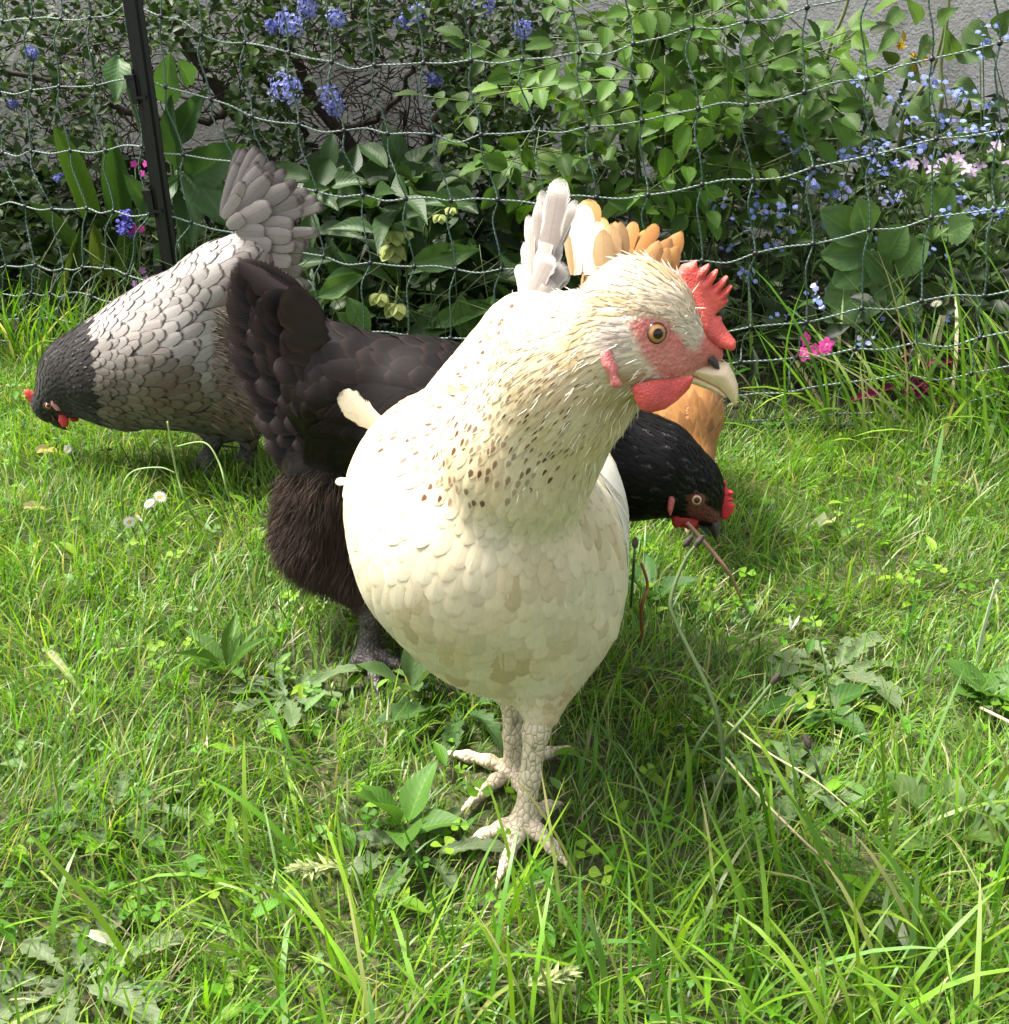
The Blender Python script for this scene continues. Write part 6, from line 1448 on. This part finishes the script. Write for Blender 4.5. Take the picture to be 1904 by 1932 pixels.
def lawn():
    m, t, b = newmat('grass_blade')
    c = attr(t, 'col'); t.links.new(c, b.inputs['Base Color']); b.inputs['Roughness'].default_value = .42; b.inputs['Specular IOR Level'].default_value = .45
    tr = t.nodes.new('ShaderNodeBsdfTranslucent'); t.links.new(mix(t, 1.0, c, (1.35, 1.4, .55), 'MULTIPLY'), tr.inputs[0])
    mx = t.nodes.new('ShaderNodeMixShader'); mx.inputs[0].default_value = .42
    t.links.new(b.outputs[0], mx.inputs[1]); t.links.new(tr.outputs[0], mx.inputs[2]); t.links.new(mx.outputs[0], t.nodes['Material Output'].inputs[0])
    Vs, Qs, Ts, Cs = [], [], [], []; cnt = [0]
    def put(r):
        V, q, tr_, C = r; Vs.append(V); Qs.append(q+cnt[0]); Ts.append(tr_+cnt[0]); Cs.append(C); cnt[0] += len(V)
    def area(n, x0, x1, y0, y1, infr=True, marg=160):
        x = rng.uniform(x0, x1, n); y = rng.uniform(y0, y1, n)
        k = y < fence_Y_at_x(x)+.02+.03*rng.random(n)
        P = np.stack([x, y, 0*x], 1); q = proj(P); vis = (q[:, 0] > -marg) & (q[:, 0] < 1904+marg) & (q[:, 1] < 1932+marg+120) & (y > .25)
        k &= vis if infr else ~vis
        return x[k], y[k]
    F1 = np.array([foot_w, foot_b]) if False else None
    def attrs(x, y, kind):
        n = len(x); P = np.stack([x, y, 0*x], 1); q = proj(P)
        a = 2.4*vnoise(P, 22, 91)+1.6*vnoise(P, 60, 92)+rng.normal(0, 1.1, n)-.6
        cl = vnoise(P, 28, 93); cl2 = vnoise(P, 85, 94)
        g = GREENS[np.clip(rng.integers(0, 6, n), 0, 5)]*(1+.20*cl+.15*cl2)[:, None]*(1+rng.normal(0, .14, (n, 1)))
        yel = np.clip(cl*.5+rng.normal(0, .3, n), 0, .8)[:, None]; g = g*(1-yel*.5)+np.array([.17, .22, .035])*yel*.5
        dry = rng.random(n) < .10*(1+.8*cl2); g[dry] = np.array([.36, .33, .19])*(1+rng.normal(0, .2, (dry.sum(), 1)))
        lm = 1+.30*vnoise(P, 38, 95)+.15*cl2
        # trodden, shorter turf around the birds' feet and in worn patches
        for (fx, fy, r_, s_) in ((930, 1560, .085, .38), (960, 1460, .075, .35), (700, 1255, .06, .40), (940, 1640, .035, .55), (560, 1330, .07, .5), (1560, 1290, .08, .5), (1500, 1480, .05, .6), (130, 1860, .05, .5), (400, 890, .05, .6)):
            c0 = G(fx, fy); d2 = (x-c0[0])**2+(y-c0[1])**2; lm = lm*(1-(1-s_)*np.exp(-d2/(r_*r_)))
        return a, g, lm, dry, q
    def tips(g):
        n = len(g); k = (rng.random((n, 1)) < .08)*rng.uniform(.4, 1, (n, 1)); return g*(1-k)*(.9+.3*rng.random((n, 1)))+np.array([.42, .36, .17])*k
    # matted under-layer, then the standing turf
    for infr, n1 in ((True, 1), (False, 0)):
        x, y = area(60000 if infr else 45000, -1.9, 1.9, .15, 2.2, infr); a, g, lm, dry, q = attrs(x, y, 0); n = len(x)
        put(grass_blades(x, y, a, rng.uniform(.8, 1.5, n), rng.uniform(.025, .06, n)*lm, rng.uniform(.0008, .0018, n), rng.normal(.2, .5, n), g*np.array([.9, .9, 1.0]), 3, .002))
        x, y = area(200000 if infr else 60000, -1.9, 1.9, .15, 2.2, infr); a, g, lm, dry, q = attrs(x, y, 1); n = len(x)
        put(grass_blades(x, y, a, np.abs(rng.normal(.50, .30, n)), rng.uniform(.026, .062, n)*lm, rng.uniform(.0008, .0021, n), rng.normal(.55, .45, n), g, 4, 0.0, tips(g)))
        x, y = area(15000 if infr else 7000, -1.9, 1.9, .15, 2.2, infr); a, g, lm, dry, q = attrs(x, y, 2); n = len(x)
        fr = np.clip((q[:, 1]-1250)/600, 0, 1)*np.clip((q[:, 0]+300)/1200, .35, 1); k = rng.random(n) < .22+.78*fr
        x, y, a, g, lm = x[k], y[k], a[k], g[k], lm[k]; n = len(x)
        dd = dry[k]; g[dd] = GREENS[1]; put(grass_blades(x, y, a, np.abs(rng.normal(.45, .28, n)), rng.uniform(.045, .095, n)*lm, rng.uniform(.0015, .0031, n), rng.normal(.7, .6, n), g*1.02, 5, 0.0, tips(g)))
    # coarse long blades, mostly nearest the camera, and by the net at the right
    x, y = area(1500, -.5, .5, .40, .78); a, g, lm, dry, q = attrs(x, y, 3); n = len(x)
    k = (rng.random(n) < np.clip((q[:, 1]-1450)/500, .03, .8)*np.clip((q[:, 0]-250)/900, .12, 1)) & ~((np.abs(q[:, 0]-930) < 230) & (q[:, 1] < 1730)); x, y, a, g, lm = x[k], y[k], a[k], g[k], lm[k]; n = len(x)
    dd = dry[k]; g[dd] = GREENS[3]; a = np.where(rng.random(n) < .5, 2.3+rng.normal(0, .5, n), a)
    put(grass_blades(x, y, a, np.abs(rng.normal(.35, .22, n)), rng.uniform(.07, .135, n), rng.uniform(.0022, .0048, n), rng.normal(.9, .6, n), g*1.03, 6, 0.0, tips(g)))
    x = rng.uniform(.33, 1.3, 1300); y = fence_Y_at_x(x)+rng.normal(.01, .07, 1300); P = np.stack([x, y, 0*x], 1); pp = proj(P)
    k = rng.random(1300) < np.clip((pp[:, 0]-1450)/420, .10, 1); x, y = x[k], y[k]; n = len(x); a, g, lm, dry, q = attrs(x, y, 3)
    a = 2.6+rng.normal(0, .9, n)
    put(grass_blades(x, y, a, np.abs(rng.normal(.40, .25, n)), rng.uniform(.09, .20, n)*(1+.55*(rng.random(n) < .3)), rng.uniform(.003, .0070, n), rng.normal(.9, .5, n), g, 6, 0.0, tips(g)))
    x = rng.uniform(-1.5, -.55, 900); y = fence_Y_at_x(x)+rng.normal(.0, .05, 900); n = len(x); a, g, lm, dry, q = attrs(x, y, 3)
    put(grass_blades(x, y, a, np.abs(rng.normal(.35, .25, n)), rng.uniform(.07, .18, n), rng.uniform(.002, .005, n), rng.normal(.7, .5, n), g*.9, 5))
    o = mesh('grass', np.concatenate(Vs), np.concatenate(Qs), np.concatenate(Ts), m, None, None, {'col': np.concatenate(Cs)})
    tag(o, 'unmown bright green lawn grass with dry stems', 'grass', kind='stuff')
    # clover and small broad leaves woven through the turf
    mb = MB(); tp = leaf_tpl(OBOV, .3, .05, 1)
    x, y = area(3300, -1.3, 1.3, .4, 1.75); P = np.stack([x, y, 0*x], 1)
    k = rng.random(len(x)) < np.clip(.25+.8*vnoise(P, 35, 97), 0.04, 1); x, y = x[k], y[k]; n = len(x)
    z = rng.uniform(.012, .034, n); s = rng.uniform(.005, .0095, n); g = GREENS[rng.integers(0, 6, n)]*.95; a0 = rng.uniform(0, 6.28, n)
    tilt = rng.normal(0, .35, (n, 2)); nr = unit(np.stack([tilt[:, 0], tilt[:, 1]-.25, np.ones(n)], 1))
    for kk in range(3):
        a = a0+kk*2.094; d = np.stack([np.cos(a), np.sin(a), .15+0*a], 1)
        place(tp, np.stack([x, y, z], 1)+d*s[:, None]*.1, d, nr, s, s*.95, g, mb)
    x, y = area(1500, -1.2, 1.2, .4, 1.75); n = len(x); a = rng.uniform(0, 6.28, n); tp2 = leaf_tpl(OVATE, .25, .15, 1)
    d = np.stack([np.cos(a), np.sin(a), rng.uniform(.1, .8, n)], 1); s = rng.uniform(.012, .026, n)
    place(tp2, np.stack([x, y, rng.uniform(.006, .02, n)], 1), d, [0, 0, 1], s, s*.42, GREENS[rng.integers(0, 6, n)]*1.0, mb)
    o = mb.build('clover', M['leaf']); tag(o, 'clover and small lawn weeds among the grass', 'clover', kind='stuff')
# ------------------------------------------------------------------ build everything
setting()
netting()
bed_plants()
white_hen(); black_hen(); grey_hen(); buff_hen()
lawn()
lawn_things()
